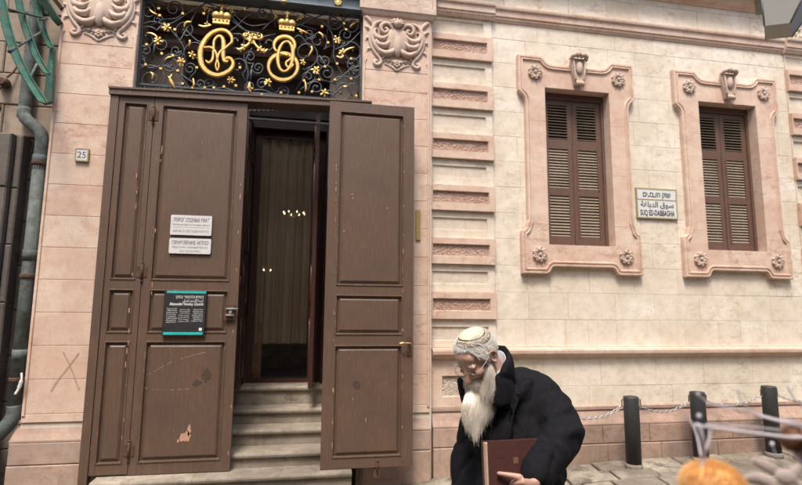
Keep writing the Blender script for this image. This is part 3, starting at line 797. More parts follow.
# paint losses
def blotch(xc, zc, rx, rz, y, parent, mat, name, seed=1, n=22, spike=.45):
    random.seed(seed); pts = []
    for k in range(n):
        a = 2*math.pi*k/n; f = 1-spike*random.random(); pts.append((xc+rx*f*math.cos(a), zc+rz*f*math.sin(a)))
    mb = MB(); mb.prism(pts, y-.0016, y, 0); return mb.build(name, mat, parent)
yF = YD+.004
blotch(X(185, 437), Z(185, 437), .055, .06, yF, door2, 'barepatch', 'bare_patch', 4); blotch(X(189, 430), Z(189, 430), .018, .06, yF, door2, 'barepatch', 'bare_patch', 8)
blotch(X(178, 441), Z(178, 441), .012, .02, yF, door2, 'barepatch', 'bare_patch', 9)
def scuff(pts, w, y, parent, mat='scuff', name='scuff', seed=2):
    random.seed(seed); mb = MB(); P = [at(px, py, y) for px, py in pts]; P = catmull(P, 8)
    for a, b in zip(P, P[1:]):
        if random.random() < .35: continue
        d = (b-a).normalized(); nn = Vector((-d.z, 0, d.x))*w*random.uniform(.3, 1)
        mb.pf([a-nn-Vector((0, .0012, 0)), b-nn*.8-Vector((0, .0012, 0)), b+nn-Vector((0, .0012, 0)), a+nn*.8-Vector((0, .0012, 0))])
    return mb.build(name, mat, parent)
scuff([(149, 374), (160, 368), (172, 362), (190, 356), (206, 352)], .004, yF, door2)
scuff([(132, 383), (146, 388), (160, 390), (190, 389)], .004, yF, door2, seed=5)
for i, (a, b, c) in enumerate(((136, 104, 3), (122, 380, 4))): pass
for i in range(26):
    random.seed(100+i)
    side = random.choice(((141, 112, 121, 465), (164, 110, 149, 330), (243, 110, 228, 460)))
    t = random.random(); px = side[0]+(side[2]-side[0])*t+random.uniform(-1, 1); py = side[1]+(side[3]-side[1])*t
    blotch(at(px, py, YD).x, at(px, py, YD).z, random.uniform(.003, .006), random.uniform(.01, .05), YD-.0065 if side[0] == 141 else YD-.0003, door1 if side[0] == 141 else door2, 'barepatch', 'paint_chip', 200+i, 12)
for i in range(24):
    random.seed(300+i)
    side = random.choice(((337, 120, 332, 455), (404, 120, 402, 455)))
    t = random.random(); px = side[0]+(side[2]-side[0])*t; py = side[1]+(side[3]-side[1])*t
    blotch(at(px, py, YD2).x, at(px, py, YD2).z, random.uniform(.003, .006), random.uniform(.008, .04), YD2-.0065, door3, 'barepatch', 'paint_chip', 400+i, 12)
for px, py, rx, rz in ((352, 194, .02, .004), (353, 198, .006, .012), (344, 231, .008, .008), (366, 360+60, .004, .03), (353, 399, .003, .02), (387, 208, .006, .01)):
    blotch(at(px, py, YD2).x, at(px, py, YD2).z, rx, rz, YD2+.004, door3, 'barepatch', 'paint_chip', px, 12)
blotch(X(206, 375), Z(206, 375), .05, .075, yF, door2, 'sooty', 'smudge', 31); blotch(X(197, 383), Z(197, 383), .05, .04, yF, door2, 'sooty', 'smudge', 32)
blotch(X2(352, 372)+.05, Z2(352, 372)-.12, .05, .045, YD2+.004, door3, 'sooty', 'smudge', 33, spike=.3)

# inner doors, glazed door, curtain and the hall beyond -------------------------
zth = zs[4]+.002
mb = MB()
mb.box(ix0-.10, ix0, IY-.03, IY+.05, zth, izt+.08); mb.box(ix1, ix1+.06, IY-.03, IY+.05, zth, izt+.08); mb.box(ix0, ix1, IY-.03, IY+.05, izt-.05, izt+.08)
mb.box(ix0-.14, ix1+.1, IY-.075, IY-.001, izt+.081, izt+.14); mb.box(ix0-.1, ix1+.06, IY-.04, IY+.05, izt+.141, izt+.3); mb.box(ix0-.16, ix1+.12, IY-.10, IY+.05, izt+.301, izt+.36)
mb.box(ix0-.1, ix1+.06, IY, IY+.05, izt+.361, izt+.62)
mb.build('inner_door_frame', 'redwood', bld, bevel=.004)
def side_leaf(x, y0, y1, name='inner_door', s=1):
    mb = MB(); mb.box(x-.022, x+.022, y0, y1, zth+.03, izt-.06); lf = mb.build(name, 'redwood', bld, bevel=.003)
    for (a, b) in ((.1, .75), (.9, 1.35), (1.5, 2.55), (2.68, 3.0)):
        a += zth; b += zth
        if b > izt-.1: b = izt-.12
        if b-a < .12: continue
        p = MB(); Y0, Y1 = y0+.10, y1-.10
        loop = [(Y0, a), (Y1, a), (Y1, b), (Y0, b)]; loop = [(u, v) for u, v in loop]
        pts = [Vector((x-s*.024, u, v)) for u, v in ((Y0+.05, a), (Y1-.05, a), (Y1, a+.05), (Y1, b-.05), (Y1-.05, b), (Y0+.05, b), (Y0, b-.05), (Y0, a+.05), (Y0+.05, a), (Y1-.05, a))]
        p.tube(pts, .014, 8, False); p.box(x-s*.024-.006, x-s*.024+.006, Y0+.06, Y1-.06, a+.06, b-.06)
        p.build('panel', 'redwood', lf)
    return lf
side_leaf(at(309, 402, IY-.05).x, .18, IY-.05, s=1)
il = side_leaf(ix0-.02, .18, IY-.05, s=-1)
mb = MB(); kp = at(240, 280, .25); mb.lathe((kp.x+.0, .178, kp.z), [(.03, 0), (.03, .004), (.012, .012), (.012, .03)], 14, 'y'); mb.build('door_knob', 'brass', il)
gx0, gx1 = at(254, 260, IY+.12).x, at(312, 260, IY+.12).x
mb = MB(); ga = (ix0+.002, ix1-.002, zth, izt-.052)
mb.box(ga[0], gx0+.03, IY+.10, IY+.14, ga[2], ga[3]); mb.box(gx1-.02, ga[1], IY+.10, IY+.14, ga[2], ga[3]); mb.box(gx0+.03, gx1-.02, IY+.10, IY+.14, ga[3]-.08, ga[3]); mb.box(gx0+.03, gx1-.02, IY+.10, IY+.14, ga[2], ga[2]+.05)
gd = mb.build('glazed_door', 'redwood', bld, bevel=.003)
mb = MB(); mb.box(gx0+.03, gx1-.02, IY+.116, IY+.122, ga[2]+.05, ga[3]-.08); mb.build('glass_pane', 'glass', gd)
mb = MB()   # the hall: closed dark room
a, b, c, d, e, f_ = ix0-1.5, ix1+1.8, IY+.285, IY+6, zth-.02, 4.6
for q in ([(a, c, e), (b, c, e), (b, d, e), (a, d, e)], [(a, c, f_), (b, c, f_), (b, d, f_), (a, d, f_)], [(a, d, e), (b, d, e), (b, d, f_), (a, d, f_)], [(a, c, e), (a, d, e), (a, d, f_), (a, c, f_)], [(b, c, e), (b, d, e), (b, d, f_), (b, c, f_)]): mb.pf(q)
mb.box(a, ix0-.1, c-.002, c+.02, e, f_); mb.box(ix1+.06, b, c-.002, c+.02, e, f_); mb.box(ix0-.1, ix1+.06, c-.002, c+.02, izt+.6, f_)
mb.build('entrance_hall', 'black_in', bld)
mb = MB()   # steps and a rail dimly seen in the hall
for k in range(5): mb.box(ix0-.3, ix1+.6, IY+1.6+.3*k, IY+3.4, zth+.15*k, zth+.15*(k+1)-.002)
mb.build('hall_step', 'step', bld)
mb = MB(); pA, pB = at(246, 322, IY+.22), at(258, 390, IY+.22); mb.box(pA.x, pB.x+.02, IY+.2, IY+.28, zth+.002, pA.z); mb.build('marble_dado', 'pink', bld, bevel=.004)
# curtain with folds and a pinched heading
mb = MB(); rows = []; yc = IY+.22; zt_c, zb_c = izt-.1, 1.2; nX = 120
for k in range(31):
    t = k/30; z = zt_c+(zb_c-zt_c)*t; row = []
    for i in range(nX+1):
        s_ = i/nX; x = gx0-.03+(gx1-gx0+.1)*s_
        fold = .042*math.sin(s_*41+1.2*math.sin(s_*9))*(.5+.5*min(1, t*5))+.012*math.sin(s_*77+t*1.5)
        sw = .03*abs(math.sin(s_*math.pi*3.2))*max(0, 1-t*9)
        row.append(mb.bm.verts.new((x, yc+fold-sw, z-sw*.7)))
    rows.append(row)
for r1_, r2_ in zip(rows, rows[1:]):
    for i in range(nX): mb.face([r1_[i], r1_[i+1], r2_[i+1], r2_[i]], True)
mb.build('curtain', 'curtain', bld)
# lit candle lamps in the hall
def lamp_fitting(px, py, y, n, spread, label, name, drop=0):
    c = at(px, py, y); root = empty(name, c, label, 'light')
    mb = MB(); mb.lathe(c, [(.01, .42), (.012, .1), (.05, .05), (.03, -.02), (.06, -.06), (.02, -.12), (.004, -.17)], 12)
    for k in range(n):
        a = 2*math.pi*k/n+.3; e = c+Vector((spread*math.cos(a), spread*math.sin(a)*.9, -.02))
        mb.tube(catmull([c+Vector((0, 0, -.04)), c+(e-c)*.5+Vector((0, 0, -.08)), e+Vector((0, 0, -.05)), e]), .006, 6)
    mb.build('arms', 'brass', root)
    for k in range(n):
        a = 2*math.pi*k/n+.3; e = c+Vector((spread*math.cos(a), spread*math.sin(a)*.9, .03))
        b = MB(); b.sphere(e, (.0075, .0075, .016), 8, 6); b.build('bulb', 'bulb', root)
    return root
lamp_fitting(294, 215, 2.6, 8, .165, 'lit brass chandelier seen through the glass door', 'chandelier')
lamp_fitting(267, 272, 2.2, 2, .05, 'small lit wall candelabra low behind the glass door', 'candelabra')

# ------------------------------------------------------------------ transom grille
YG = -.06
grl = empty('transom_grille', (-.64, YG, 3.9)); grl.parent = bld; grl.location = Vector((-.64, YG, 3.9))-bld.location
def G(px, py, dy=0): return at(px, py, YG+dy)
mb = MB()
mb.box(OP0, OP0+.02, YG-.012, YG+.012, 3.6, 4.928); mb.box(OP1-.02, OP1, YG-.012, YG+.012, 3.6, 4.928)
mb.box(OP0+.02, OP1-.02, YG-.012, YG+.012, 3.905, 3.925); mb.box(OP0+.02, OP1-.02, YG-.012, YG+.012, 3.62, 3.64); mb.box(OP0+.02, OP1-.02, YG-.010, YG+.010, 3.78, 3.795)
mb.build('grille_frame', 'iron', grl)
def spiral(cx, cy, r, a0, turns, dr=1, tail=None, w=.0074):
    """scroll bar: from the outside of a circle winding in; px units"""
    pts = []; n = int(14*turns)+6
    if tail: pts.append(G(*tail))
    for i in range(n+1):
        t = i/n; a = R(a0+dr*360*turns*t); rr = r*(1-.78*t**1.15)
        pts.append(G(cx+rr*math.cos(a), cy+rr*math.sin(a)*1.0))
    m_ = MB(); m_.tube(pts, [w]*(len(pts)-2)+[w*1.1, w*1.9], 7, True, True); m_.sphere(pts[-1], w*2.1, 8, 6)
    m_.build('scroll', 'iron', grl)
def bar(pts, w=.0074):
    m_ = MB(); m_.tube(catmull([G(*p) for p in pts], 6), w, 7); m_.build('scroll', 'iron', grl)
SP = [(148, 11, 9, 200, 1.5, 1, (139, 30)), (174, 9, 10, 90, 1.4, -1, (160, 20)), (147, 39, 13, 320, 1.2, -1, (165, 22)), (146, 51, 7, 100, 1.3, 1, (139, 66)), (141, 62, 7, 270, 1.3, -1, (150, 45)),
      (151.5, 80, 16, 180, 1.7, 1, (137, 88)), (171, 64, 10, 300, 1.6, -1, (152, 72)), (190, 69, 6.5, 60, 1.5, -1, (183, 86)), (186, 31, 11, 120, 1.2, 1, (196, 12)), (176, 51, 6, 0, 1.3, 1, (166, 60)), (196, 53, 12, 180, 1.0, 1, (190, 76)), (158, 20, 5, 0, 1.3, -1, (150, 26)),
      (334, 22, 10, 250, 1.5, 1, (326, 40)), (352, 25, 10.5, 300, 1.4, -1, (340, 12)), (346, 35, 7.5, 80, 1.4, 1, (340, 44)), (318, 41, 10, 60, 1.2, -1, (330, 46)), (351, 53, 12, 200, 1.3, 1, (337, 44)), (305, 54, 15, 100, 1.1, -1, (313, 72)), (324, 61, 7, 230, 1.6, -1, (331, 74)),
      (354, 64, 8, 40, 1.4, 1, (360, 48)), (355, 73, 7, 270, 1.4, -1, (346, 62)), (342, 90, 15, 0, 1.7, -1, (359, 98)), (327, 73, 8.5, 120, 1.5, 1, (336, 84)), (308, 77, 8, 280, 1.6, 1, (296, 90)), (316, 88, 7, 180, 1.4, 1, (304, 96)),
      (250, 57, 7, 60, 1.5, 1, (246, 84)), (258, 68, 6.5, 200, 1.5, -1, (250, 85)), (250, 87, 6, 100, 1.2, 1, (236, 92)), (238, 66, 9, 60, 1.3, -1, (248, 88)), (236, 42, 9, 300, 1.1, 1, (226, 34)), (268, 44, 9, 230, 1.1, -1, (276, 34)), (262, 84, 6, 0, 1.4, -1, (274, 92)),
      (210, 84, 7, 0, 1.5, 1, (198, 90)), (200, 84, 6, 180, 1.3, -1, (214, 92)), (284, 92, 6, 180, 1.4, 1, (272, 94)), (216, 16, 8, 180, 1.2, 1, (206, 30)), (264, 14, 8, 0, 1.2, -1, (276, 28)), (300, 16, 9, 90, 1.2, 1, (316, 30)), (162, 44, 7, 180, 1.1, -1, (152, 60)), (330, 96, 6, 200, 1.2, 1, (318, 98)), (180, 88, 7, 60, 1.4, 1, (190, 94)), (310, 34, 6, 0, 1.2, 1, (300, 44))]
for s_ in SP: spiral(*s_[:6], tail=s_[6])
for p in ([(134, 30), (150, 22), (170, 24), (190, 12), (206, 3)], [(134, 62), (150, 68), (166, 66), (186, 78), (204, 90)], [(164, 22), (184, 48), (178, 66), (186, 84), (196, 92)], [(204, 2), (224, 10), (240, 26), (254, 38)], [(252, 6), (236, 14), (222, 28), (216, 40)], [(212, 12), (228, 18), (244, 30), (262, 34)], [(264, 10), (248, 16), (232, 30), (216, 34)], [(228, 8), (240, 20), (252, 26), (268, 24)],
          [(300, 12), (318, 20), (330, 30), (334, 44), (334, 58), (344, 78), (352, 96)], [(262, 30), (276, 20), (296, 26), (310, 20), (330, 12)], [(362, 30), (348, 44), (334, 50)], [(300, 90), (316, 80), (334, 82), (350, 70), (361, 66)], [(246, 92), (248, 72), (246, 60), (252, 48)], [(206, 92), (222, 88), (240, 92), (262, 90), (280, 97), (300, 98)], [(140, 88), (160, 92), (176, 84), (192, 90)], [(186, 30), (196, 40), (206, 44)], [(292, 40), (300, 36), (312, 50)], [(134, 10), (150, 2), (168, 6)], [(330, 98), (344, 86), (356, 84)]): bar(p)
# lower band between the header and the inner lintel
for k in range(22):
    px = 236+k*4.6
    if px > 336: break
    c = G(px, 109); m_ = MB(); r_ = .032; m_.tube([c+Vector((r_*(1-.7*t/12)*math.cos(t*.75), 0, r_*(1-.7*t/12)*math.sin(t*.75))) for t in range(13)], .006, 6); m_.build('scroll', 'iron', grl)
# gilded collars at the crossings
for px, py in ((159, 9), (160, 16), (183, 14), (204, 14), (147, 45), (146, 65), (162, 54), (173, 56), (161, 69), (178, 71), (183, 84), (193, 88), (205, 88), (224, 87), (236, 86), (175, 30), (197, 68), (322, 27), (344, 24), (346, 30), (328, 43), (351, 59), (337, 64), (335, 80), (351, 79), (325, 67), (319, 80), (312, 92), (299, 93), (281, 93), (338, 15), (245, 10), (262, 95), (304, 81), (356, 96), (240, 68), (228, 8), (214, 88)):
    c = G(px, py, -.004); m_ = MB(); m_.box(c.x-.012, c.x+.012, c.y-.014, c.y+.014, c.z-.011, c.z+.011); m_.build('collar', 'gold', grl, bevel=.003)
# gilded leaves and flowers
def petals(px, py, r, n, a0=0, spread=360, name='gilt_flower', lift=-.02, seed=0):
    r *= .72
    random.seed(seed+int(px)); c = G(px, py, lift); m_ = MB(); m_.sphere(c-Vector((0, .01, 0)), r*.28, 8, 6)
    for k in range(n):
        a = R(a0+spread*k/n+random.uniform(-12, 12)); u = Vector((math.cos(a), random.uniform(-.3, .2), math.sin(a))).normalized(); w = Vector((-math.sin(a), 0, math.cos(a))); v_ = u.cross(w)
        L = r*random.uniform(.8, 1.15)
        m_.sphere(c+u*L*.6, (L*.45, r*.12, r*.26), 8, 6, (u, v_, w)); m_.sphere(c+u*L*.95+w*r*.12, (L*.16, r*.12, r*.16), 6, 5, (u, v_, w)); m_.sphere(c+u*L*.9-w*r*.15, (L*.16, r*.12, r*.16), 6, 5, (u, v_, w))
    return m_.build(name, 'gold', grl)
def tendril(pts, w=.010):
    m_ = MB(); q = catmull([G(*p, -.015) for p in pts], 5); k = len(q); m_.tube(q, [w*(.35+1.0*math.sin(math.pi*i/(k-1))**.7) for i in range(k)], 7); m_.build('gilt_leaf', 'gold', grl)
for a in ((167, 28, .065, 6), (158, 41, .06, 5), (181, 62, .065, 6), (192, 55, .055, 5), (231, 80, .055, 6), (207, 24, .035, 4), (337, 40, .062, 6), (342, 52, .055, 5), (316, 70, .065, 6), (303, 62, .05, 5), (268, 82, .06, 6), (302, 32, .035, 4), (324, 93, .06, 5), (205, 8, .04, 4), (230, 9, .04, 4), (276, 14, .04, 4), (301, 17, .04, 4)): petals(*a)
for p in ([(149, 9), (153, 13), (158, 15)], [(146, 33), (152, 34), (157, 38), (155, 47)], [(184, 28), (186, 23), (192, 22)], [(150, 72), (153, 75), (152, 80)], [(164, 61), (168, 58), (172, 57)], [(189, 47), (190, 42), (189, 40)], [(172, 74), (170, 80), (174, 88)], [(168, 76), (172, 82), (175, 89)], [(341, 55), (347, 50), (355, 47)], [(350, 28), (352, 25), (357, 22)], [(318, 32), (322, 35), (323, 39)], [(308, 57), (312, 50), (311, 46)], [(343, 86), (345, 87), (348, 86)], [(305, 81), (306, 88), (305, 92)], [(193, 78), (194, 84), (193, 88)], [(336, 56), (341, 58), (344, 55)], [(198, 25), (204, 27), (212, 25)], [(296, 28), (302, 31), (309, 34)]): tendril(p)
# central bow of flowers
for a in ((252, 39, .075, 8), (248, 35, .045, 5), (257, 36, .045, 5), (244, 47, .05, 5), (260, 49, .05, 5), (241, 50, .035, 4), (264, 51, .035, 4), (250, 88, .045, 4)): petals(*a)
for p in ([(252, 40), (247, 46), (240, 50), (236, 48)], [(252, 40), (258, 48), (264, 52), (268, 49)], [(246, 40), (244, 36), (245, 33)], [(258, 40), (262, 38), (261, 34)], [(250, 82), (249, 88), (251, 94)]): tendril(p, .014)
# crowns
def crown(px, py, s):
    c = G(px, py, -.03); m_ = MB()
    def r_(x, z, rx, rz, ry=.03): m_.sphere((c.x+x*s, c.y, c.z+z*s), (rx*s, ry*s, rz*s), 12, 8)
    m_.box(c.x-.085*s, c.x+.085*s, c.y-.02, c.y+.02, c.z-.075*s, c.z-.055*s)
    m_.loft([[(c.x+a*w*s, c.y-.012*b, c.z+h*s) for a, b in ((-1, -1), (1, -1), (1, 1), (-1, 1))] for w, h in ((.08, -.054), (.09, -.02))], True, True)
    for x in (-.06, -.02, .02, .06): r_(x, -.035, .014, .014, .03)
    r_(-.055, .025, .05, .045); r_(.055, .025, .05, .045); r_(0, .03, .034, .05, .036); r_(0, .09, .02, .02)
    m_.box(c.x-.007, c.x+.007, c.y-.008, c.y+.008, c.z+.10*s, c.z+.17*s); m_.box(c.x-.025, c.x+.025, c.y-.009, c.y+.009, c.z+.135*s, c.z+.148*s)
    m_.build('crown', 'gold', grl, bevel=.002)
    for dx, dz in ((-.035, .13), (.035, .13), (-.0, .16)):
        for k in range(4):
            pass
    for dx in (-9, 9): petals(px+dx*.6, py-12, .035, 4, seed=3); petals(px+dx*1.25, py-8+(dx > 0)*2, .03, 3, seed=4)
crown(221.5, 18, 1.0); crown(287, 25, .95)
# monograms: gilded strap letters
def strap(pts, w, name='monogram', closed=False, th=.018, lift=-.04):
    """flat-faced band with tapering width following px points"""
    P = [G(a, b, lift) for a, b in pts]; Q = catmull(P, 7)
    if not isinstance(w, (list, tuple)): w = [w]*len(pts)
    w = [q*1.06 for q in w]
    m_ = MB(); rings = []; k = len(Q)
    for i, q in enumerate(Q):
        d = (Q[min(i+1, k-1)]-Q[max(i-1, 0)]).normalized(); n_ = Vector((-d.z, 0, d.x)); t = i/(k-1)*(len(w)-1); a = int(min(t, len(w)-2)); ww = w[a]+(w[a+1]-w[a])*(t-a)
        Yv = Vector((0, 1, 0))
        rings.append([q-n_*ww+Yv*th, q-n_*ww-Yv*th*.4, q-n_*ww*.55-Yv*th, q+n_*ww*.55-Yv*th, q+n_*ww-Yv*th*.4, q+n_*ww+Yv*th])
    m_.loft(rings, True, True); return m_.build(name, 'gold', grl)
z2 = lambda L: [(190+a/4.41, b/4.41) for a, b in L]
strap(z2([(168, 205), (184, 188), (182, 160), (160, 138), (128, 134), (92, 150), (62, 185), (46, 230), (50, 280), (74, 315), (112, 332), (150, 326), (180, 306), (190, 282), (182, 262), (166, 256), (156, 266), (164, 278)]), [.008, .014, .017, .018, .019, .021, .024, .026, .026, .025, .024, .023, .021, .019, .017, .015, .013, .009])
strap(z2([(62, 212), (90, 210), (112, 228), (120, 262), (114, 290), (121, 312), (128, 290), (122, 262), (132, 232), (158, 212), (184, 188)]), [.008, .012, .012, .01, .01, .006, .01, .01, .012, .012, .01], lift=-.055)
strap(z2([(70, 268), (84, 278), (100, 262), (104, 222), (108, 180), (128, 160), (144, 172), (148, 200), (146, 240), (152, 270), (170, 272)]), [.008, .012, .014, .013, .013, .014, .02, .022, .022, .018, .008], lift=-.05)
z3 = lambda L: [(240+a/4.41, b/4.41) for a, b in L]
def oval(cx, cy, rx, ry, rot=0, n=16, a0=0, a1=360):
    o = []
    for k in range(n+1):
        a = R(a0+(a1-a0)*k/n); x, y_ = rx*math.cos(a), ry*math.sin(a); r_ = R(rot); o.append((cx+x*math.cos(r_)-y_*math.sin(r_), cy+x*math.sin(r_)+y_*math.cos(r_)))
    return o
strap(z3(oval(190, 296, 64, 58, 0, 18, -200, 50)), [.016, .020, .023, .025, .023, .02, .016])
strap(z3(oval(190, 296, 64, 58, 0, 12, 50, 160)[:13]), [.016, .023, .022, .016])
strap(z3(oval(196, 202, 46, 40, 0, 14, -220, 40)), [.012, .017, .02, .018, .014], lift=-.045)
strap(z3(oval(200, 250, 33, 66, 6, 20, -100, 260)), [.010, .016, .02, .016, .010, .016, .019, .016, .010], lift=-.055)
strap(z3([(172, 236), (190, 240), (206, 244), (214, 236)]), [.006, .012, .012, .006], lift=-.05)
strap(z3([(238, 198), (236, 240), (222, 262), (204, 276), (206, 292), (222, 300), (236, 286)]), [.008, .012, .013, .012, .012, .012, .008], lift=-.05)
# steel beam over the grille
mb = MB(); mb.box(OP0+.022, OP1-.022, -.14, -.125, 4.94, 5.2); mb.box(OP0+.022, OP1-.022, -.19, .0, 4.93, 4.9395); mb.box(OP0+.022, OP1-.022, -.20, -.1405, 5.10, 5.13)
bm_ = mb.build('steel_beam', 'beam', bld)
for px, py in ((283.5, 1), (338, 3), (221, -3)):
    c = at(px, py, -.15); m_ = MB(); m_.lathe(c, [(.035, -.01), (.04, .0), (.03, .012), (.012, .02)], 14, 'y')
    for k in range(8):
        a = math.pi*k/4; m_.sphere((c.x+.032*math.cos(a), c.y-.01, c.z+.032*math.sin(a)), .014, 7, 5)
    m_.build('gilt_rosette', 'gold', bm_)
# graffito X and a square drain hole on the left pilaster
M['graf'] = plain('brown_graffiti_paint', (.38, .245, .19), .9, 0, .25, 30)
scr = []
def stroke(pts, w, y, parent, mat, name):
    m_ = MB(); Q = catmull([at(a, b, y) for a, b in pts], 6)
    for a, b in zip(Q, Q[1:]):
        d = (b-a).normalized(); nn = Vector((-d.z, 0, d.x))*w; m_.pf([a-nn, b-nn, b+nn, a+nn])
    return m_.build(name, mat, parent)
stroke([(51, 391), (58, 380), (66, 370), (79, 353)], .008, -.1525, pL, 'graf', 'graffito')
stroke([(63, 352), (69, 364), (74, 376), (79, 390)], .006, -.1528, pL, 'graf', 'graffito')

# ------------------------------------------------------------------ building on the left
random.seed(17)
nb = empty('neighbour_building', (-3.6, 0, -.2), 'sooty dark stone building at the left edge, tan stone above', 'building')
NY = .06
zsp = at(20, 138, NY).z
mb = MB(); mb.box(-9, -2.56, NY+.012, NY+.6, -.6, 7.2); mb.build('wall_core', 'soil', nb)
mb = MB()
courses(mb, -9, -2.56, -.5, zsp-.005, NY, h=.43, phase=zsp-.43*9, lo=.3, hi=.75, ch=.008, gap=.003, jit=.02); mb.build('lower_wall', 'darkstone', nb)
mb = MB(); courses(mb, -9, -2.56, zsp+.005, 7.1, NY-.03, h=.33, phase=zsp, lo=.3, hi=.6, ch=.01, gap=.003, jit=.02); mb.build('upper_wall', 'tanstone', nb)
mb = MB()   # rough pier with raised edges between wall and pipe
for (x0, x1, y) in ((-3.08, -2.99, -.10), (-2.985, -2.86, -.16), (-2.855, -2.79, -.10)):
    courses(mb, x0, x1, -.4, zsp-.02, y, h=.55, phase=0, lo=9, hi=10, single=True, ch=.012, gap=.002, jit=.01, depth=.2)
o = mb.build('dark_pier', 'darkstone', nb)
# pipe
PY = -.12
dp = empty('drainpipe', (-2.7, PY, -.1), 'grey green metal drainpipe with an offset bend beside the pink pilaster', 'drainpipe')
def pxw(l, y): return [at(a, b, y) for a, b in l]
xA = at(36, 200, PY).x; xB = at(26, 100, PY+.08).x
zj0 = at(42, 131, PY).z; zj1 = at(26, 112, PY).z
zbend = at(8, 412, PY).z
pts = [(xB, PY+.08, 6.8), (xB, PY+.08, zj1+.25), (xB, PY+.07, zj1+.05), (xB+.03, PY+.05, zj1-.05), (xA-.08, PY+.01, zj0+.04), (xA-.02, PY, zj0-.02), (xA, PY, zj0-.12), (xA, PY, zj0-.4)]
mb = MB(); mb.tube(catmull(pts, 6), .058, 18); mb.build('upper_pipe', 'pipe', dp)
mb = MB(); zz = zj0-.3
mb.tube([(xA, PY, zz), (xA, PY, zbend)], .058, 18)
while zz > zbend+.2:
    mb.tube([(xA, PY, zz+.05), (xA, PY, zz-.05)], .0645, 18); zz -= .93
mb.build('down_pipe', 'pipe', dp)
mb = MB(); mb.tube(catmull([(xA, PY, zbend+.06), (xA, PY, zbend-.03), (xA-.05, PY-.02, zbend-.13), (xA-.16, PY-.05, zbend-.24), (xA-.35, PY-.08, zbend-.36), (xA-.5, PY-.1, zbend-.46)], 6), .064, 16); mb.build('shoe', 'pipe', dp)
for zc in (3.0, 1.9, .95):
    mb = MB(); mb.lathe((xA, PY, zc), [(.068, -.018), (.07, -.012), (.07, .012), (.068, .018)], 18); mb.box(xA-.02, xA+.02, PY+.06, NY+.02, zc-.012, zc+.012); mb.build('clip', 'rust', dp)
mb = MB(); mb.tube(catmull([(xA+.072, PY+.035, zj0+.1), (xA+.074, PY+.03, 2.9), (xA+.071, PY+.03, 2.2), (xA+.075, PY+.03, 1.4), (xA+.072, PY+.03, .8)], 6), .017, 8)
tag(mb.build('cable', 'cable'), 'dark green cable running down the right side of the drainpipe', 'cable')
M['tape'] = plain('peeling_white_tape', (.6, .58, .58), .7)
mb = MB(); c = at(20.5, 383, PY-.08)
mb.tube(catmull([c+Vector((0, 0, .09)), c+Vector((.01, -.01, .03)), c+Vector((-.005, -.005, -.04)), c+Vector((-.03, -.012, -.1))]), [.01]*7+[.018]*6+[.012]*6, 6, flat=.4); tag(mb.build('torn_tape', 'tape'), 'torn white tape hanging low on the drainpipe', 'tape')
# rusty wall bracket and wires at the far left
mb = MB(); a, b = at(-6, 162, -.06), at(12, 141, -.02); mb.tube([a, b], .016, 8)
mb.tube([b, b+Vector((0, .1, 0))], .014, 8)
tag(mb.build('pipe_strut', 'lampmetal'), 'slanting grey metal strut on the dark wall at the left edge', 'strut')
mb = MB(); c = at(2, 186, -.02); mb.obox(c, Vector((.8, 0, -.6)), Vector((0, 1, 0)), Vector((.6, 0, .8)), .09, .06, .035)
tag(mb.build('wall_bracket', 'rust', None, bevel=.01), 'dark rusty bracket on the sooty wall below the grey strut', 'bracket')
mb = MB(); c = at(4, 83, -.02); mb.lathe((c.x, c.y, c.z), [(.02, -.06), (.05, -.03), (.055, .0), (.03, .03), (.035, .06)], 12, 'y')
mb.tube(catmull([c+Vector((0, -.04, -.05)), c+Vector((-.03, -.05, -.16)), c+Vector((.02, -.05, -.28)), c+Vector((-.05, -.03, -.4))], 5), .012, 6); mb.tube(catmull([c+Vector((.03, -.02, .05)), c+Vector((.07, 0, .12)), c+Vector((.10, .02, .22))], 5), .009, 6)
tag(mb.build('electric_fitting', 'rust'), 'rusty electric fitting with dangling wires beside the green canopy ribs', 'fitting')

# ------------------------------------------------------------------ unseen building across the alley, added to shade the lower church front
random.seed(61)
ob = empty('added_facing_building', (0, -9, 0), 'plain unseen building across the alley, added to shade the lower church front', 'building')
mb = MB()
for x0, x1, z0, z1 in ((-14, 14, -.8, 1.0), (-14, 14, 2.6, 7.2)): mb.box(x0, x1, -9.8, -9.0, z0, z1)
xx = -14
while xx < 13: mb.box(xx, xx+1.6, -9.8, -9.0, 1.0005, 2.5995); xx += 2.8
mb.box(-14, 14, -9.9, -8.85, 7.201, 7.35)
mb.build('wall', 'tanstone', ob)
mb = MB(); xx = -12.4
while xx < 12.5: mb.box(xx+.001, xx+1.199, -9.55, -9.5, 1.0005, 2.5995); xx += 2.8
mb.build('shutter', 'shutter', ob)

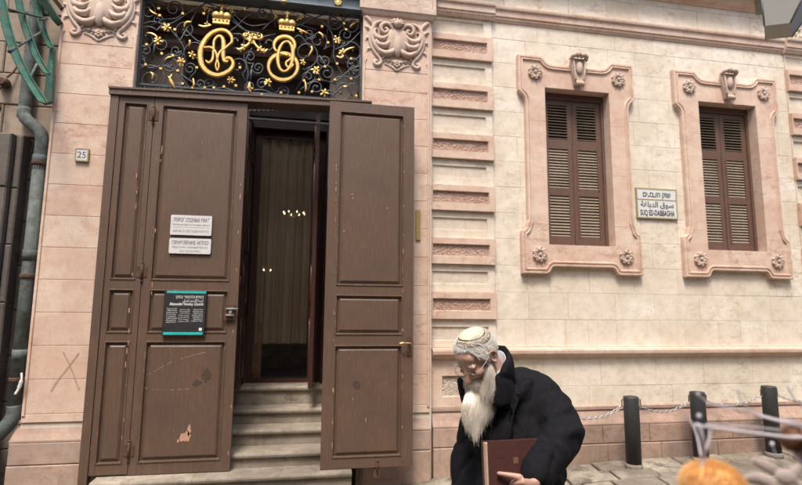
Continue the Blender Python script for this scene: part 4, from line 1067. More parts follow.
# ------------------------------------------------------------------ green curved canopy ribs
cn = empty('canopy_frame', at(50, 80, -.3), 'green copper frame of a round canopy, three curved ribs without glass', 'canopy')
ribs = [[(0, -28), (2, -12), (6, 8), (11, 30), (18, 52), (27, 72), (37, 89), (47, 104)],
        [(16, -32), (19, -14), (23, 8), (28, 28), (34, 45), (41, 61), (50, 75)],
        [(30, -28), (34, -10), (39, 8), (43, 24), (48, 38), (53, 49)]]
YR = [-.75, -.5, -.28]
dv = Vector((-.34, -.30, .0)).normalized()
for pts, yy, wd in zip(ribs, YR, (.065, .055, .045)):
    mb = MB(); P = catmull([at(a, b, yy) for a, b in pts], 6)
    rings = []
    for i, q in enumerate(P):
        d = (P[min(i+1, len(P)-1)]-P[max(i-1, 0)]).normalized(); n_ = dv.cross(d).normalized()*.007
        rings.append([q-n_, q-n_+dv*wd, q+n_+dv*wd, q+n_])
    mb.loft(rings, True, True)
    # little angle flange on the lit edge
    rings = []
    for i, q in enumerate(P):
        d = (P[min(i+1, len(P)-1)]-P[max(i-1, 0)]).normalized(); n_ = dv.cross(d).normalized()
        if n_.x < 0: n_ = -n_
        rings.append([q+n_*.0075-dv*.004, q+n_*.022-dv*.004, q+n_*.022+dv*.006, q+n_*.0075+dv*.006])
    mb.loft(rings, True, True)
    mb.build('rib', 'green', cn)
def rod(a, ya, b, yb, r=.011, name='tie_rod', mat='pipe'):
    mb = MB(); mb.tube([at(*a, ya), at(*b, yb)], r, 8); mb.build(name, mat, cn)
rod((3, 8), -.74, (47, 19), -.27); rod((17, 47), -.74, (43, 31), -.28); rod((28, 82), -.74, (38, 62), -.5); rod((40, 20), -.4, (47, 19), -.27); rod((9, 52), -.8, (17, 47), -.74, .016)
mb = MB(); q = [at(50, 48, -.24), at(54, 48, -.24), at(52, 102, -.24), at(43, 104, -.24)]; q = [(p.x, p.z) for p in q]; mb.prism(q, -.25, -.2, .004); mb.build('wall_plate', 'green', cn)
mb = MB(); mb.tube([at(50, 72, -.24), at(50, 72, .05)], .02, 8); mb.build('anchor', 'green', cn)
mb = MB(); a, b = at(36, -12, -.35), at(58, 22, -.2); d = (b-a).normalized(); mb.obox((a+b)/2, d, Vector((0, 1, 0)), Vector((-d.z, 0, d.x)), (b-a).length/2, .06, .035); mb.build('cross_plate', 'green', cn)
mb = MB(); a, b = at(34, -18, -.3), at(57, 12, -.18); d = (b-a).normalized(); mb.obox((a+b)/2+Vector((.03, .05, .05)), d, Vector((0, 1, 0)), Vector((-d.z, 0, d.x)), (b-a).length/2, .04, .02); mb.build('cross_plate', 'rust', cn)

# ------------------------------------------------------------------ lettering
def text(body, xc, zc, h, y, mat, parent, name='lettering', w=None, align='CENTER', shear=0, weight=0):
    """words as a thin raised mesh, cap height h, optionally fitted to width w"""
    cu = bpy.data.curves.new('t', 'FONT'); cu.body = body; cu.size = 1; cu.extrude = 0; cu.shear = shear; cu.offset = weight
    cu.resolution_u = 3
    o = bpy.data.objects.new('t', cu); C.objects.link(o); dg = bpy.context.evaluated_depsgraph_get(); dg.update()
    me = bpy.data.meshes.new_from_object(o.evaluated_get(dg)); bpy.data.objects.remove(o)
    xs = [v.co.x for v in me.vertices]; ys = [v.co.y for v in me.vertices]
    if not xs: print('EMPTY TEXT', body); return None
    sx = h/.72
    if w: sx = w/(max(xs)-min(xs))
    sz = h/.72
    x0 = {'CENTER': (max(xs)+min(xs))/2, 'LEFT': min(xs), 'RIGHT': max(xs)}[align]
    off = wloc(parent)
    for v in me.vertices: v.co = Vector((xc+(v.co.x-x0)*sx, y, zc+(v.co.y-.36)*sz))-off
    for p in me.polygons: pass
    me.materials.clear(); me.materials.append(M[mat]); r = bpy.data.objects.new(name, me); C.objects.link(r); r.parent = parent; return r
def plate(name, pts, y, th, mat, label, cat, rim=None, rimw=.012, rounded=.0):
    xs_ = sorted(at(a, b, y).x for a, b in pts); zs_ = sorted(at(a, b, y).z for a, b in pts)
    x0, x1, z0, z1 = (xs_[0]+xs_[1])/2, (xs_[2]+xs_[3])/2, (zs_[0]+zs_[1])/2, (zs_[2]+zs_[3])/2
    root = empty(name, ((x0+x1)/2, y, z0), label, cat)
    mb = MB(); r = rounded
    if r:
        pl_ = arc(x1-r, z1-r, r, 0, 90, 4)+arc(x0+r, z1-r, r, 90, 180, 4)+arc(x0+r, z0+r, r, 180, 270, 4)+arc(x1-r, z0+r, r, 270, 360, 4); mb.prism(pl_, y, y+th, .001)
    else: mb.box(x0, x1, y, y+th, z0, z1)
    mb.build('face', mat, root)
    if rim:
        mb = MB(); w_ = rimw
        mb.box(x0-w_, x0-.0003, y-.003, y+th, z0-w_, z1+w_); mb.box(x1+.0003, x1+w_, y-.003, y+th, z0-w_, z1+w_); mb.box(x0, x1, y-.003, y+th, z0-w_, z0-.0003); mb.box(x0, x1, y-.003, y+th, z1+.0003, z1+w_)
        mb.build('frame', rim, root)
    return root, x0, x1, z0, z1
# house number
rt_, x0, x1, z0, z1 = plate('house_number', [(76.3, 149.2), (87.2, 149.6), (87, 160.2), (76, 159.8)], -.175, .024, 'whiteplate', 'small square number plate 25 on the pink pilaster', 'number plate', 'signedge', .012)
text('25', (x0+x1)/2, (z0+z1)/2, (z1-z0)*.62, -.1756, 'black', rt_, w=(x1-x0)*.78)
# street sign of two tiles
rt_, x0, x1, z0, z1 = plate('street_sign', [(637.2, 188), (675.6, 191.5), (676.6, 218.8), (638.4, 215.8)], -.025, .03, 'signcream', 'white tiled street name sign in three scripts between the two windows', 'street sign', 'signedge', .016)
W_, H_ = x1-x0, z1-z0
mb = MB(); mb.box(x0, x1, -.028, -.0252, z0+H_*.615, z0+H_*.65); mb.build('divider', 'signedge', rt_)
text('\u05dd\u05d9\u05e2\u05d1\u05e6\u05d4 \u05e7\u05d5\u05e9', (x0+x1)/2, z0+H_*.82, H_*.19, -.0256, 'black', rt_, w=W_*.72, weight=.03)
text('\ufe94\ufecf\ufe8e\ufe91\ufeaa\ufedf\ufe8d \ufed5\ufeee\ufeb3', (x0+x1)/2, z0+H_*.46, H_*.20, -.0256, 'black', rt_, w=W_*.86, weight=.025)
text('SUQ ED-DABBAGHA', (x0+x1)/2, z0+H_*.155, H_*.20, -.0256, 'black', rt_, w=W_*.9, weight=.035)
# two white plaques and the charcoal board on the door
YP = YD-.0155
rt_, x0, x1, z0, z1 = plate('plaque', [(171, 214.5), (212, 216.5), (211.5, 236), (170, 234.5)], YP, .008, 'whiteplate', 'upper white Russian plaque on the brown door leaf', 'plaque', rounded=.012)
w_, h_ = x1-x0, z1-z0; xm = (x0+x1)/2
text('ПОРОГ СУДНЫХ ВРАТ', xm, z0+h_*.77, h_*.19, YP-.0006, 'greytext', rt_, w=w_*.88, shear=.2, weight=.03)
text('Мировое наследие св. Александра Невского', xm, z0+h_*.53, h_*.10, YP-.0006, 'greytext', rt_, w=w_*.9, shear=.2)
mb = MB(); mb.box(x0+w_*.06, x1-w_*.06, YP-.0008, YP-.0002, z0+h_*.385, z0+h_*.395); mb.build('rule', 'greytext', rt_)
text('ЦЕРКОВЬ СВ. АЛЕКСАНДРА НЕВСКОГО', xm, z0+h_*.2, h_*.12, YP-.0006, 'greytext', rt_, w=w_*.88, shear=.2)
rt_, x0, x1, z0, z1 = plate('plaque', [(169.5, 237.5), (211, 239.5), (210.5, 254.5), (168.5, 253)], YP, .008, 'whiteplate', 'lower white Russian plaque, directly above the black and teal board', 'plaque', rounded=.012)
w_, h_ = x1-x0, z1-z0; xm = (x0+x1)/2
text('ПРАВЛЕНИЕ ИППО', xm, z0+h_*.72, h_*.24, YP-.0006, 'greytext', rt_, w=w_*.88, shear=.2, weight=.03)
text('Иерусалим и Ближний Восток', xm, z0+h_*.43, h_*.15, YP-.0006, 'greytext', rt_, w=w_*.85, shear=.2)
text('тел. 02-6274952', xm, z0+h_*.17, h_*.13, YP-.0006, 'greytext', rt_, w=w_*.5, shear=.2)
YB = YD-.035
rt_, x0, x1, z0, z1 = plate('information_board', [(164.5, 290.5), (206.5, 291), (204, 336.5), (161.5, 334.5)], YB, .03, 'board', 'charcoal information board with teal stripes on the brown door', 'information board')
w_, h_ = x1-x0, z1-z0
mb = MB(); mb.box(x0+w_*.06, x1-.002, YB-.001, YB-.0002, z1-h_*.055, z1-h_*.005); mb.box(x0+w_*.03, x1-w_*.04, YB-.001, YB-.0002, z0+h_*.02, z0+h_*.075); mb.build('stripe', 'teal', rt_)
text('יקסבנ רדנסכלא תייסנכ', x1-w_*.06, z0+h_*.865, h_*.062, YB-.0006, 'whitetext', rt_, w=w_*.66, align='RIGHT')
text('\ufef2\ufedc\ufeb4\ufed4\ufee7 \ufeae\ufeaa\ufee8\ufeb4\ufedc\ufedf\ufe83 \ufe94\ufeb4\ufef4\ufee8\ufedb', x1-w_*.06, z0+h_*.785, h_*.062, YB-.0006, 'whitetext', rt_, w=w_*.5, align='RIGHT')
text('Alexander Nevsky Church', x1-w_*.06, z0+h_*.705, h_*.062, YB-.0006, 'whitetext', rt_, w=w_*.80, align='RIGHT', weight=.015)
he = ['הייסורה היסנכה', '9581 תנשב התנבנ', 'תיסורה הריקח', 'םישדח םידירש', 'תא תובורח לכה', 'רעשו תפרס ןיב', 'הקיתעה ריעה', 'החותפ םוי לכ']
en = ['The church was built', 'in 1896 by the Russian', 'Orthodox Society over', 'the remains of a gate', 'and a wall found here', 'in 1883. The threshold', 'of the Judgement Gate', 'is kept in the church']
for col, (xa, lines, al) in enumerate(((x0+w_*.08, en, 'LEFT'), (x0+w_*.62, ['\ufe94\ufeb4\ufef4\ufee8\ufedb \ufeb1\ufeaa\ufed8\ufedf\ufe8d', '\ufe94\ufef4\ufeb3\ufeee\ufeae\ufedf\ufe8d', '\ufe94\ufee8\ufeb3 \ufe96\ufef4\ufee8\ufe91', '\ufe8e\ufee8\ufeeb \ufeea\ufe92\ufe98\ufecb', '\ufeae\ufeb1\ufeaa\ufed7 \ufe8e\ufee8\ufeeb', '\ufe94\ufef4\ufeb3\ufeee\ufeae', '\ufee2\ufeed\ufef4 \ufede\ufedb'], 'RIGHT'), (x1-w_*.06, he[:7], 'RIGHT'))):
    for i, l in enumerate(lines):
        text(l, xa, z0+h_*(.60-.043*i-(.02 if col else 0)), h_*.026, YB-.0006, 'whitetext', rt_, align=al, w=w_*random.uniform(.21, .27))
M['sigil'] = M['whitetext']
mb = MB(); mb.box(x1-w_*.13, x1-w_*.06, YB-.001, YB-.0002, z0+h_*.11, z0+h_*.17); mb.build('emblem', 'whitetext', rt_)
# yellow strip on the corner behind the right leaf
M['yellow'] = plain('faded_yellow_paint', (.32, .235, .07), .7)
mb = MB(); a, b = at(416, 210, -.165), at(420.5, 240, -.165); mb.box(a.x, b.x, -.168, -.154, b.z, a.z)
tag(mb.build('yellow_sticker', 'yellow'), 'narrow yellow sticker on the pilaster right of the open door', 'sticker')

# ------------------------------------------------------------------ bollards and chains
BZ = [(3.415, -.43, 622.5, 397), (4.27, -.36, 0, 0), (5.215, -.335, 0, 0), (6.2, -.31, 0, 0), (2.47, -.47, 0, 0)]
BL = ['dark grey bollard nearest the bearded man', 'middle one of the three visible dark bollards, behind the twigs', 'dark grey bollard at the right, behind the white twigs']
def bollard(x, y, h, label):
    z = gz(x); r = .078
    root = empty('bollard', (x, y, z), label, 'bollard', 'chained bollards along the church wall')
    mb = MB(); mb.lathe((x, y, z), [(r, .035), (r, h-.012), (r-.004, h-.003), (r-.012, h), (r-.03, h+.003), (.002, h+.004)], 28); mb.build('post', 'bollard', root)
    mb = MB(); mb.lathe((x, y, z), [(r+.012, -.02), (r+.010, .025), (r+.003, .045)], 20); mb.build('collar', 'concrete', root)
    for s_ in (-1, 1):
        mb = MB(); mb.tube([(x+s_*r, y, z+h-.03), (x+s_*(r+.03), y, z+h-.035), (x+s_*(r+.03), y, z+h-.11), (x+s_*r, y, z+h-.115)], .006, 8); mb.build('chain_eye', 'rust', root)
    return Vector((x, y, z+h-.08)), r+.028
ends = [(Vector((2.47, -.47, gz(2.47)+.66)), .1)]
for (x, y, *_), h, lab in zip(BZ[:3], (.725, .735, .765), BL): ends.append(bollard(x, y, h, lab))
ends.append((Vector((6.2, -.31, gz(6.2)+.68)), .1))
CL = ['steel chain hanging from the left bollard toward the man', 'steel chain between the left and middle bollards', 'steel chain between the middle and right bollards', 'steel chain leaving the right bollard for the edge of the picture']
for i in range(4):
    (a, ra), (b, rb) = ends[i], ends[i+1]
    A = a+Vector((ra, 0, -.02)); B = b-Vector((rb, 0, .02)); n = int((B-A).length/.034)
    mb = MB(); sag = (.10, .085, .075, .09)[i]
    for k in range(n):
        t = (k+.5)/n; f = lambda t: A.lerp(B, t)+Vector((0, 0, -4*sag*t*(1-t)))
        c = f(t); d = (f(min(1, t+.02))-f(max(0, t-.02))).normalized(); s_ = d.cross(Vector((0, 1, 0))).normalized(); w = Vector((0, 1, 0)) if k % 2 else s_
        w = (w+(s_ if k % 2 else Vector((0, 1, 0)))*.35).normalized()
        pts = []
        for q in range(11):
            an = 2*math.pi*q/10; pts.append(c+d*(.024*math.cos(an))+w*(.0125*math.sin(an)))
        mb.tube(pts, .0042, 5, False)
    tag(mb.build('chain', 'chain', None, loc=(A+B)/2), CL[i], 'chain', 'chains between the bollards')
bollard(2.34, -.47, .72, 'dark bollard hidden behind the bearded man'); bollard(6.33, -.31, .76, 'dark bollard just beyond the right edge')

# ------------------------------------------------------------------ street lantern, top right
LY = -2.6
def Lp(px, py): return at(px, py, LY)
c = Lp(786, 0); s0 = (Lp(802, 0)-Lp(760, 0)).length/42
lt = empty('street_lantern', (c.x, LY, Lp(776, 34).z), 'grey four sided street lantern hanging into the top right corner', 'lamp')
cx_ = Lp(788, 10).x; zb_ = Lp(776, 35).z; zt_ = Lp(776, -8).z
w0, w1 = .095, .235
ang = R(-50)
tq = Matrix.Rotation(R(20), 3, 'Y')
def sq(w, z, n=4, a=ang):
    P0 = Vector((cx_, LY, zb_)); return [P0+tq @ Vector((w*math.cos(a+math.pi*(2*k+1)/n), w*math.sin(a+math.pi*(2*k+1)/n), z-zb_)) for k in range(n)]
cxs = Lp(777, 34).x; cx_ = cxs
mb = MB()
A, B = sq(w0*1.15, zb_+.03), sq(w1*1.0, zt_+.05)
for k in range(4):
    j = (k+1) % 4; mb.face([mb.bm.verts.new(p) for p in (A[k], A[j], B[j], B[k])])
mb.face([mb.bm.verts.new(p) for p in sq(w0*1.15, zb_+.03)]); mb.build('pane', 'lampglass', lt)
mb = MB()
for k in range(4): mb.tube([sq(w0*1.15, zb_+.032)[k], sq(w1*1.0, zt_+.06)[k]], .007, 6)
mb.build('lamp_frame', 'lampmetal', lt)
mb = MB(); mb.loft([sq(w1*1.02, zt_+.045), sq(w1*1.32, zt_+.05), sq(w1*1.34, zt_+.075), sq(w1*.9, zt_+.2), sq(w1*.3, zt_+.3), sq(w1*.28, zt_+.36)], True, True); mb.build('lamp_hood', 'lampmetal', lt)
mb = MB(); tp = sum(sq(.01, zt_+.35), Vector())/4; mb.tube(catmull([tp, tp+Vector((.06, 0, .14)), tp+Vector((.4, .1, .3)), tp+Vector((1.6, .9, .35)), tp+Vector((3.2, 2.0, .3)), tp+Vector((3.9, 2.66, .25))], 6), .022, 10); mb.build('bracket_arm', 'lampmetal', lt)

# ------------------------------------------------------------------ the man
MY = -3.5
def Mp(px, py, dy=0): return at(px, py, MY+dy)
def remeshed(mb, voxel, smooth=4, name='tmp', fac=.5):
    me = bpy.data.meshes.new(name); bmesh.ops.triangulate(mb.bm, faces=mb.bm.faces); mb.bm.to_mesh(me); mb.bm.free()
    o = bpy.data.objects.new(name, me); C.objects.link(o)
    r = o.modifiers.new('r', 'REMESH'); r.mode = 'VOXEL'; r.voxel_size = voxel
    if smooth: s_ = o.modifiers.new('s', 'SMOOTH'); s_.iterations = smooth; s_.factor = fac
    dg = bpy.context.evaluated_depsgraph_get(); dg.update()
    out = bpy.data.meshes.new_from_object(o.evaluated_get(dg)); bpy.data.objects.remove(o)
    return out
def mesh_obj(name, me, mat, parent):
    off = wloc(parent)
    for v in me.vertices: v.co -= off
    for p in me.polygons: p.use_smooth = True
    me.materials.clear(); me.materials.append(M[mat]); o = bpy.data.objects.new(name, me); C.objects.link(o); o.parent = parent; return o
def capsule(mb, a, b, ra, rb, n=16, flat=1.0, ax=None):
    """tapered limb segment with rounded ends"""
    a, b = Vector(a), Vector(b); d = (b-a).normalized(); pts, rr = [], []
    for k in range(4): t = R(90-k*22.5); pts.append(a-d*ra*math.sin(t)); rr.append(max(.0008, ra*math.cos(t)))
    L = 6
    for k in range(L+1): pts.append(a.lerp(b, k/L)); rr.append(ra+(rb-ra)*k/L)
    for k in range(1, 5): t = R(k*22.5); pts.append(b+d*rb*math.sin(t)); rr.append(max(.0008, rb*math.cos(t)))
    mb.tube(pts, rr, n, True, True)
gp = gz(.95)
HS = .9
Hd = Vector((math.cos(R(208)), math.sin(R(208)), 0)); tilt = R(43)
Hf = Hd*math.cos(tilt)-Vector((0, 0, math.sin(tilt))); Hu = Hd*math.sin(tilt)+Vector((0, 0, math.cos(tilt))); Hl = Hu.cross(Hf)
roll_ = R(0)
Hc = Mp(475.5, 353, -.05)
def H(f=0, l=0, u=0): return Hc+(Hf*f+Hl*l+Hu*u)*HS
F = Vector((math.cos(R(214)), math.sin(R(214)), 0)); Lf = Vector((-F.y, F.x, 0)); Zv = Vector((0, 0, 1))
Cc = Mp(515, 408, .02)                               # chest centre
def B(f=0, l=0, u=0): return Cc+F*f+Lf*l+Zv*u
man = empty('person', (Cc.x+.02, Cc.y, gp), 'bearded man in a black coat and knitted skullcap, head bowed, walking with a book', 'person')
shL, shR = B(-.035, .15, .012), B(-.03, -.17, .04)
elL = Mp(564, 434, -.18); wrL = Mp(531, 482, -.305)
elR = B(.03, -.215, -.24); wrR = B(.12, -.19, -.50)
hipz = gp+.88; hL = Vector((Cc.x+.02, Cc.y, hipz))+Lf*.095; hR = Vector((Cc.x+.02, Cc.y, hipz))-Lf*.095
Wd = Vector((-1, -.12, 0)).normalized()
kL, aL = hL+Wd*.16-Zv*.40, hL+Wd*.24-Zv*.80; kR, aR = hR+Wd*.02-Zv*.42, hR-Wd*.24-Zv*.76
# --- body: one continuous surface
bd = MB()
def ell(c, f, l, u, n=20, m=14, ax=None): bd.sphere(c, (f*HS, l*HS, u*HS), n, m, ax or (Hf, Hl, Hu))
ell(H(-.008, 0, .004), .098, .076, .094); ell(H(.045, 0, -.035), .055, .062, .075)
ell(H(.052, 0, -.085), .046, .05, .045)                       # jaw
ell(H(.078, 0, -.105), .024, .028, .022)                      # chin
ell(H(.062, 0, .03), .028, .055, .034)                         # forehead
for s_ in (-1, 1):
    ell(H(.080, s_*.033, .002), .012, .024, .008)             # brow ridge
    ell(H(.066, s_*.045, -.038), .026, .022, .02)             # cheekbone
    ell(H(.078, s_*.031, -.018), .0135, .0135, .0135, 14, 10) # eyeball
    ell(H(.100, s_*.013, -.060), .010, .009, .008, 12, 8)     # nostril wing
    capsule(bd, H(.083, s_*.018, -.022), H(.083, s_*.043, -.022), .006, .005, 10)   # lower lid
    # ear: rim, lobe and bowl
    e0 = H(-.008, s_*.078, -.02)
    bd.sphere(e0, (.006, .017, .027), 14, 10, (Hl, (Hf-Hl*s_*.4).normalized(), Hu))
    rim = [e0+Hf*(.015*math.cos(R(a)))*1.0+Hu*(.026*math.sin(R(a)))+Hl*s_*(.008+.005*(1-math.cos(R(a)))) for a in range(-80, 200, 20)]
    bd.tube(rim, .0048, 8); bd.sphere(e0-Hu*.023+Hl*s_*.006+Hf*.003, .0095, 10, 8)
capsule(bd, H(.086, 0, .0), H(.119, 0, -.055), .009, .0125, 12)   # nose bridge
ell(H(.119, 0, -.060), .014, .014, .012, 12, 8)
capsule(bd, H(.092, -.018, -.082), H(.092, .018, -.082), .008, .008, 10); capsule(bd, H(.088, -.016, -.093), H(.088, .016, -.093), .008, .008, 10)
nc = Mp(497, 380, -.03); nb_ = nc-Zv*.03
capsule(bd, H(-.035, 0, -.045), nb_, .052, .054, 18); capsule(bd, H(.0, 0, -.075), nb_+F*.02, .04, .045, 16)
bd.sphere(B(-.01, 0, -.03), (.10, .16, .17), 20, 14, (F, Lf, Zv)); bd.sphere(B(-.0, 0, -.24), (.10, .15, .19), 20, 14, (F, Lf, Zv))
pel = (hL+hR)/2; bd.sphere(pel+Zv*.05, (.11, .16, .13), 20, 14, (F, Lf, Zv))
for sh, el, wr in ((shL, elL, wrL), (shR, elR, wrR)):
    capsule(bd, sh, el, .052, .042); capsule(bd, el, wr, .042, .027)
for h_, k_, a_ in ((hL, kL, aL), (hR, kR, aR)):
    capsule(bd, h_, k_, .085, .055); capsule(bd, k_, a_, .054, .036); capsule(bd, a_, a_+Wd*.13-Zv*.04, .035, .03)
# left hand: palm turned to the body, thumb on the cover, four fingers curled under the lower edge
def hand(wr, dirp, thumbdir, nrm, pose, sc=1.0):
    """dirp: wrist to knuckles; nrm: out of the back of the hand; pose: 4 x 3 bends (deg); thumb points list"""
    side = dirp.cross(nrm).normalized()
    pc = wr+dirp*.05*sc
    bd.sphere(wr+dirp*.045*sc, (.052*sc, .040*sc, .0145*sc), 16, 10, (dirp, side, nrm))
    capsule(bd, wr-dirp*.015, wr+dirp*.03, .024, .024, 14)
    for i, (off, ln, r) in enumerate(((-.030, .070, .0088), (-.010, .080, .0092), (.011, .075, .0088), (.030, .060, .0078))):
        p = wr+dirp*(.086 if i in (1, 2) else .080)*sc+side*off*sc; d = dirp
        capsule(bd, wr+dirp*.04*sc+side*off*.7*sc, p, .011*sc, r*1.08*sc, 10)
        for k, f_ in enumerate((.45, .30, .25)):
            rot = Matrix.Rotation(R(pose[i][k]), 3, side); d = (rot @ d).normalized(); q = p+d*ln*f_*sc
            capsule(bd, p, q, r*(1-.1*k)*sc, r*(.92-.1*k)*sc, 10); p = q
    t0 = wr+dirp*.025*sc-side*.028*sc*thumbdir[0]; pts = [t0]
    for v in thumbdir[1]: pts.append(pts[-1]+v)
    for k in range(len(pts)-1): capsule(bd, pts[k], pts[k+1], (.0155, .0115, .0095, .0085)[k]*sc, (.012, .0100, .0085, .0075)[k]*sc, 10)
    return pts
bookN = Vector((.05, -.995, .08)).normalized()         # out of the visible cover, toward the viewer
bookX = Vector((-bookN.y, bookN.x, 0)).normalized(); bookX = -bookX if bookX.x > 0 else bookX   # along the cover toward picture left
bookZ = bookN.cross(bookX).normalized(); bookZ = -bookZ if bookZ.z < 0 else bookZ
# the hand: knuckle direction to picture left and slightly down; back of the hand faces down and out
tipT = Mp(498, 473.5, -.267)
dirp = (bookX*.34-bookN*.88-bookZ*.22).normalized(); nrm = (-bookZ*.95+bookX*.1).normalized(); nrm = (nrm-dirp*nrm.dot(dirp)).normalized()
sgn = 1
side_ = dirp.cross(nrm).normalized()
curl = [(38, 50, 25), (40, 52, 28), (44, 54, 28), (48, 56, 30)]
rt_test = Matrix.Rotation(R(60), 3, side_) @ dirp
if rt_test.dot(nrm) > 0: curl = [tuple(-c for c in q) for q in curl]
tb = wrL+dirp*.025
tvec = tipT-(tb+bookZ*.014+bookN*.010)
t0 = tb-side_*0
hand(wrL, dirp, (0, [bookZ*.016+bookN*.012+tvec*.28, tvec*.30, tvec*.24, tvec*.16]), nrm, curl)
# right hand hangs relaxed beyond the coat
dR = (Vector((-.25, -.1, -.95))).normalized(); nR = (-Lf).normalized(); nR = (nR-dR*nR.dot(dR)).normalized()
sR = dR.cross(nR).normalized(); cR = [(22, 25, 15), (25, 28, 18), (28, 30, 18), (30, 32, 20)]
if (Matrix.Rotation(R(60), 3, sR) @ dR).dot(nR) > 0: cR = [tuple(-c for c in q) for q in cR]
hand(wrR, dR, (0, [F*.03+dR*.02, F*.014+dR*.025, dR*.025, dR*.015]), nR, cR)
me = remeshed(bd, .0042, 3)
body = mesh_obj('body', me, 'skin', man)
# eyes and eyebrows
for s_ in (-1, 1):
    m_ = MB(); m_.tube([H(.0895, s_*.019, -.0215), H(.0935, s_*.031, -.0235), H(.088, s_*.044, -.0215)], [.001, .0016, .001], 6); m_.build('closed_lid_line', 'fuzzbrown', body)
# --- hair, beard
def strands(items, mat, name, parent, n=4, w=.0009):
    m_ = MB()
    for pts in items:
        m_.tone = random.random()**1.3; k = len(pts); m_.tube(pts, [w*(1-.8*i/(k-1)) for i in range(k)], n, False, True)
    return m_.build(name, mat, parent, sharp=True)
random.seed(41)
hc = MB()
def skull(th, ph, k=1.0):   # th from up axis, ph around (0 = forward)
    return H(-.008+.098*k*math.sin(th)*math.cos(ph), .076*k*math.sin(th)*math.sin(ph), .004+.094*k*math.cos(th))
# close cap of hair as base under the strands
rows = []
for i in range(15):
    th = R(8+i*7.6); row = []
    for j in range(41):
        pd = j*9; fd = min(pd, 360-pd); ph = R(pd); lim = R(interp([(0, 30), (40, 38), (58, 72), (75, 98), (105, 110), (120, 118)], fd))
        row.append(hc.bm.verts.new(skull(min(th, lim), ph, 1.045)))
    rows.append(row)
for a, b in zip(rows, rows[1:]):
    for j in range(40): hc.face([a[j], b[j], b[j+1], a[j+1]], True)
hc.tone = .5; base = hc.build('hair_base', 'hair', man, sharp=True)
it = []
while len(it) < 6500:
    th = R(random.uniform(25, 117)); ph = R(random.uniform(0, 360)); dg_ = math.degrees(ph); dg_ = dg_ if dg_ < 180 else 360-dg_
    if math.degrees(th) > interp([(0, 40), (40, 44), (58, 76), (75, 98), (105, 110), (120, 118)], dg_): continue
    p = skull(th, ph, 1.02); nn = (p-Hc).normalized(); tang = (-Hu-Hf*.25); tang = (tang-nn*tang.dot(nn)).normalized()+Vector([random.uniform(-.28, .28) for _ in range(3)])
    L = random.uniform(.010, .020)
    it.append([p, p+nn*.004+tang*L*.4, p+nn*.0065+tang*L*.8, p+nn*.006+tang*L*1.15])
strands(it, 'hair', 'hair', man, 3, .0008)
# beard: a soft core plus strands
tipB = Mp(478, 436, -.12)
bc = MB()
bl = [(H(.078, 0, -.098), .054, .036), (H(.060, 0, -.11), .056, .045), (Mp(487, 393, -.035), .042, .040), (Mp(480, 393, -.045), .056, .040), (Mp(477, 399, -.05), .062, .038), (Mp(474, 405, -.06), .056, .033), (Mp(473, 411, -.07), .041, .025), (Mp(475, 418, -.08), .018, .015)]
for (c, w_, d_) in bl: bc.sphere(c, (w_*.9, d_*.9, .042), 16, 10, (Vector((1, 0, 0)), Vector((0, 1, 0)), Zv))
for s_ in (-1, 1):
    capsule(bc, H(.015, s_*.062, -.045), H(.045, s_*.052, -.10), .017, .028, 12); capsule(bc, H(.105, s_*.006, -.078), H(.080, s_*.042, -.094), .012, .015, 10)
me = remeshed(bc, .006, 6); core = mesh_obj('beard_base', me, 'beard', man)
cv = core.data.vertices; offw = wloc(core); cp = [(v.co+offw, v.normal.copy()) for v in cv]
it = []
for i in range(12000):
    p, nn = random.choice(cp)
    if p.z > H(.1, 0, -.068).z+.02 and nn.dot(Hf) > .8: continue
    t = max(0, min(1, (Hc.z-p.z)/.36)); L = random.uniform(.026, .050)+(.02 if random.random() < .08 else 0)+(.03 if p.x > Hc.x+.005 else 0)*random.random()
    flow = (-Zv*1.0+(tipB-p).normalized()*.35+Vector((-.10, -.05, 0))).normalized(); 
    if (p-H(.1, 0, -.085)).length < .038: flow = (Hl*(1 if (p-Hc).dot(Hl) > 0 else -1)*.7-Hu*.7+Hf*.2).normalized(); L *= .5
    j = Vector([random.uniform(-.13, .13) for _ in range(3)]); cu = Vector([random.uniform(-.0022, .0022) for _ in range(3)])
    q = [p-nn*.004]
    for k in range(1, 6):
        s_ = k/5; q.append(p+nn*(.005*math.sin(s_*2))+(flow+j*s_*.8)*L*s_+cu*math.sin(s_*5+i))
    it.append(q)
strands(it, 'beard', 'beard', man, 3, .00055)
it = []
for s_ in (-1, 1):        # eyebrows, sideburns
    for i in range(30):
        p = H(.088-.004*abs(random.gauss(0, 1))-.0, s_*random.uniform(.016, .048), .011+random.uniform(-.004, .004)); q = p+Hf*.004+Hl*s_*random.uniform(.004, .012)+Hu*random.uniform(-.004, .004); it.append([p-Hf*.008, q, q+Hl*s_*.004-Hu*.002])
    for i in range(900):
        t = random.random(); p = H(.012+random.uniform(-.014, .016), s_*(.071-.006*t), .015-.075*t); q = p+Hl*s_*.006-Hu*random.uniform(.006, .018)+Hf*random.uniform(-.004, .006); it.append([p-Hl*s_*.004, p+Hl*s_*.004-Hu*.003, q, q-Hu*.008])
strands(it, 'hair', 'eyebrows', man, 3, .0008)
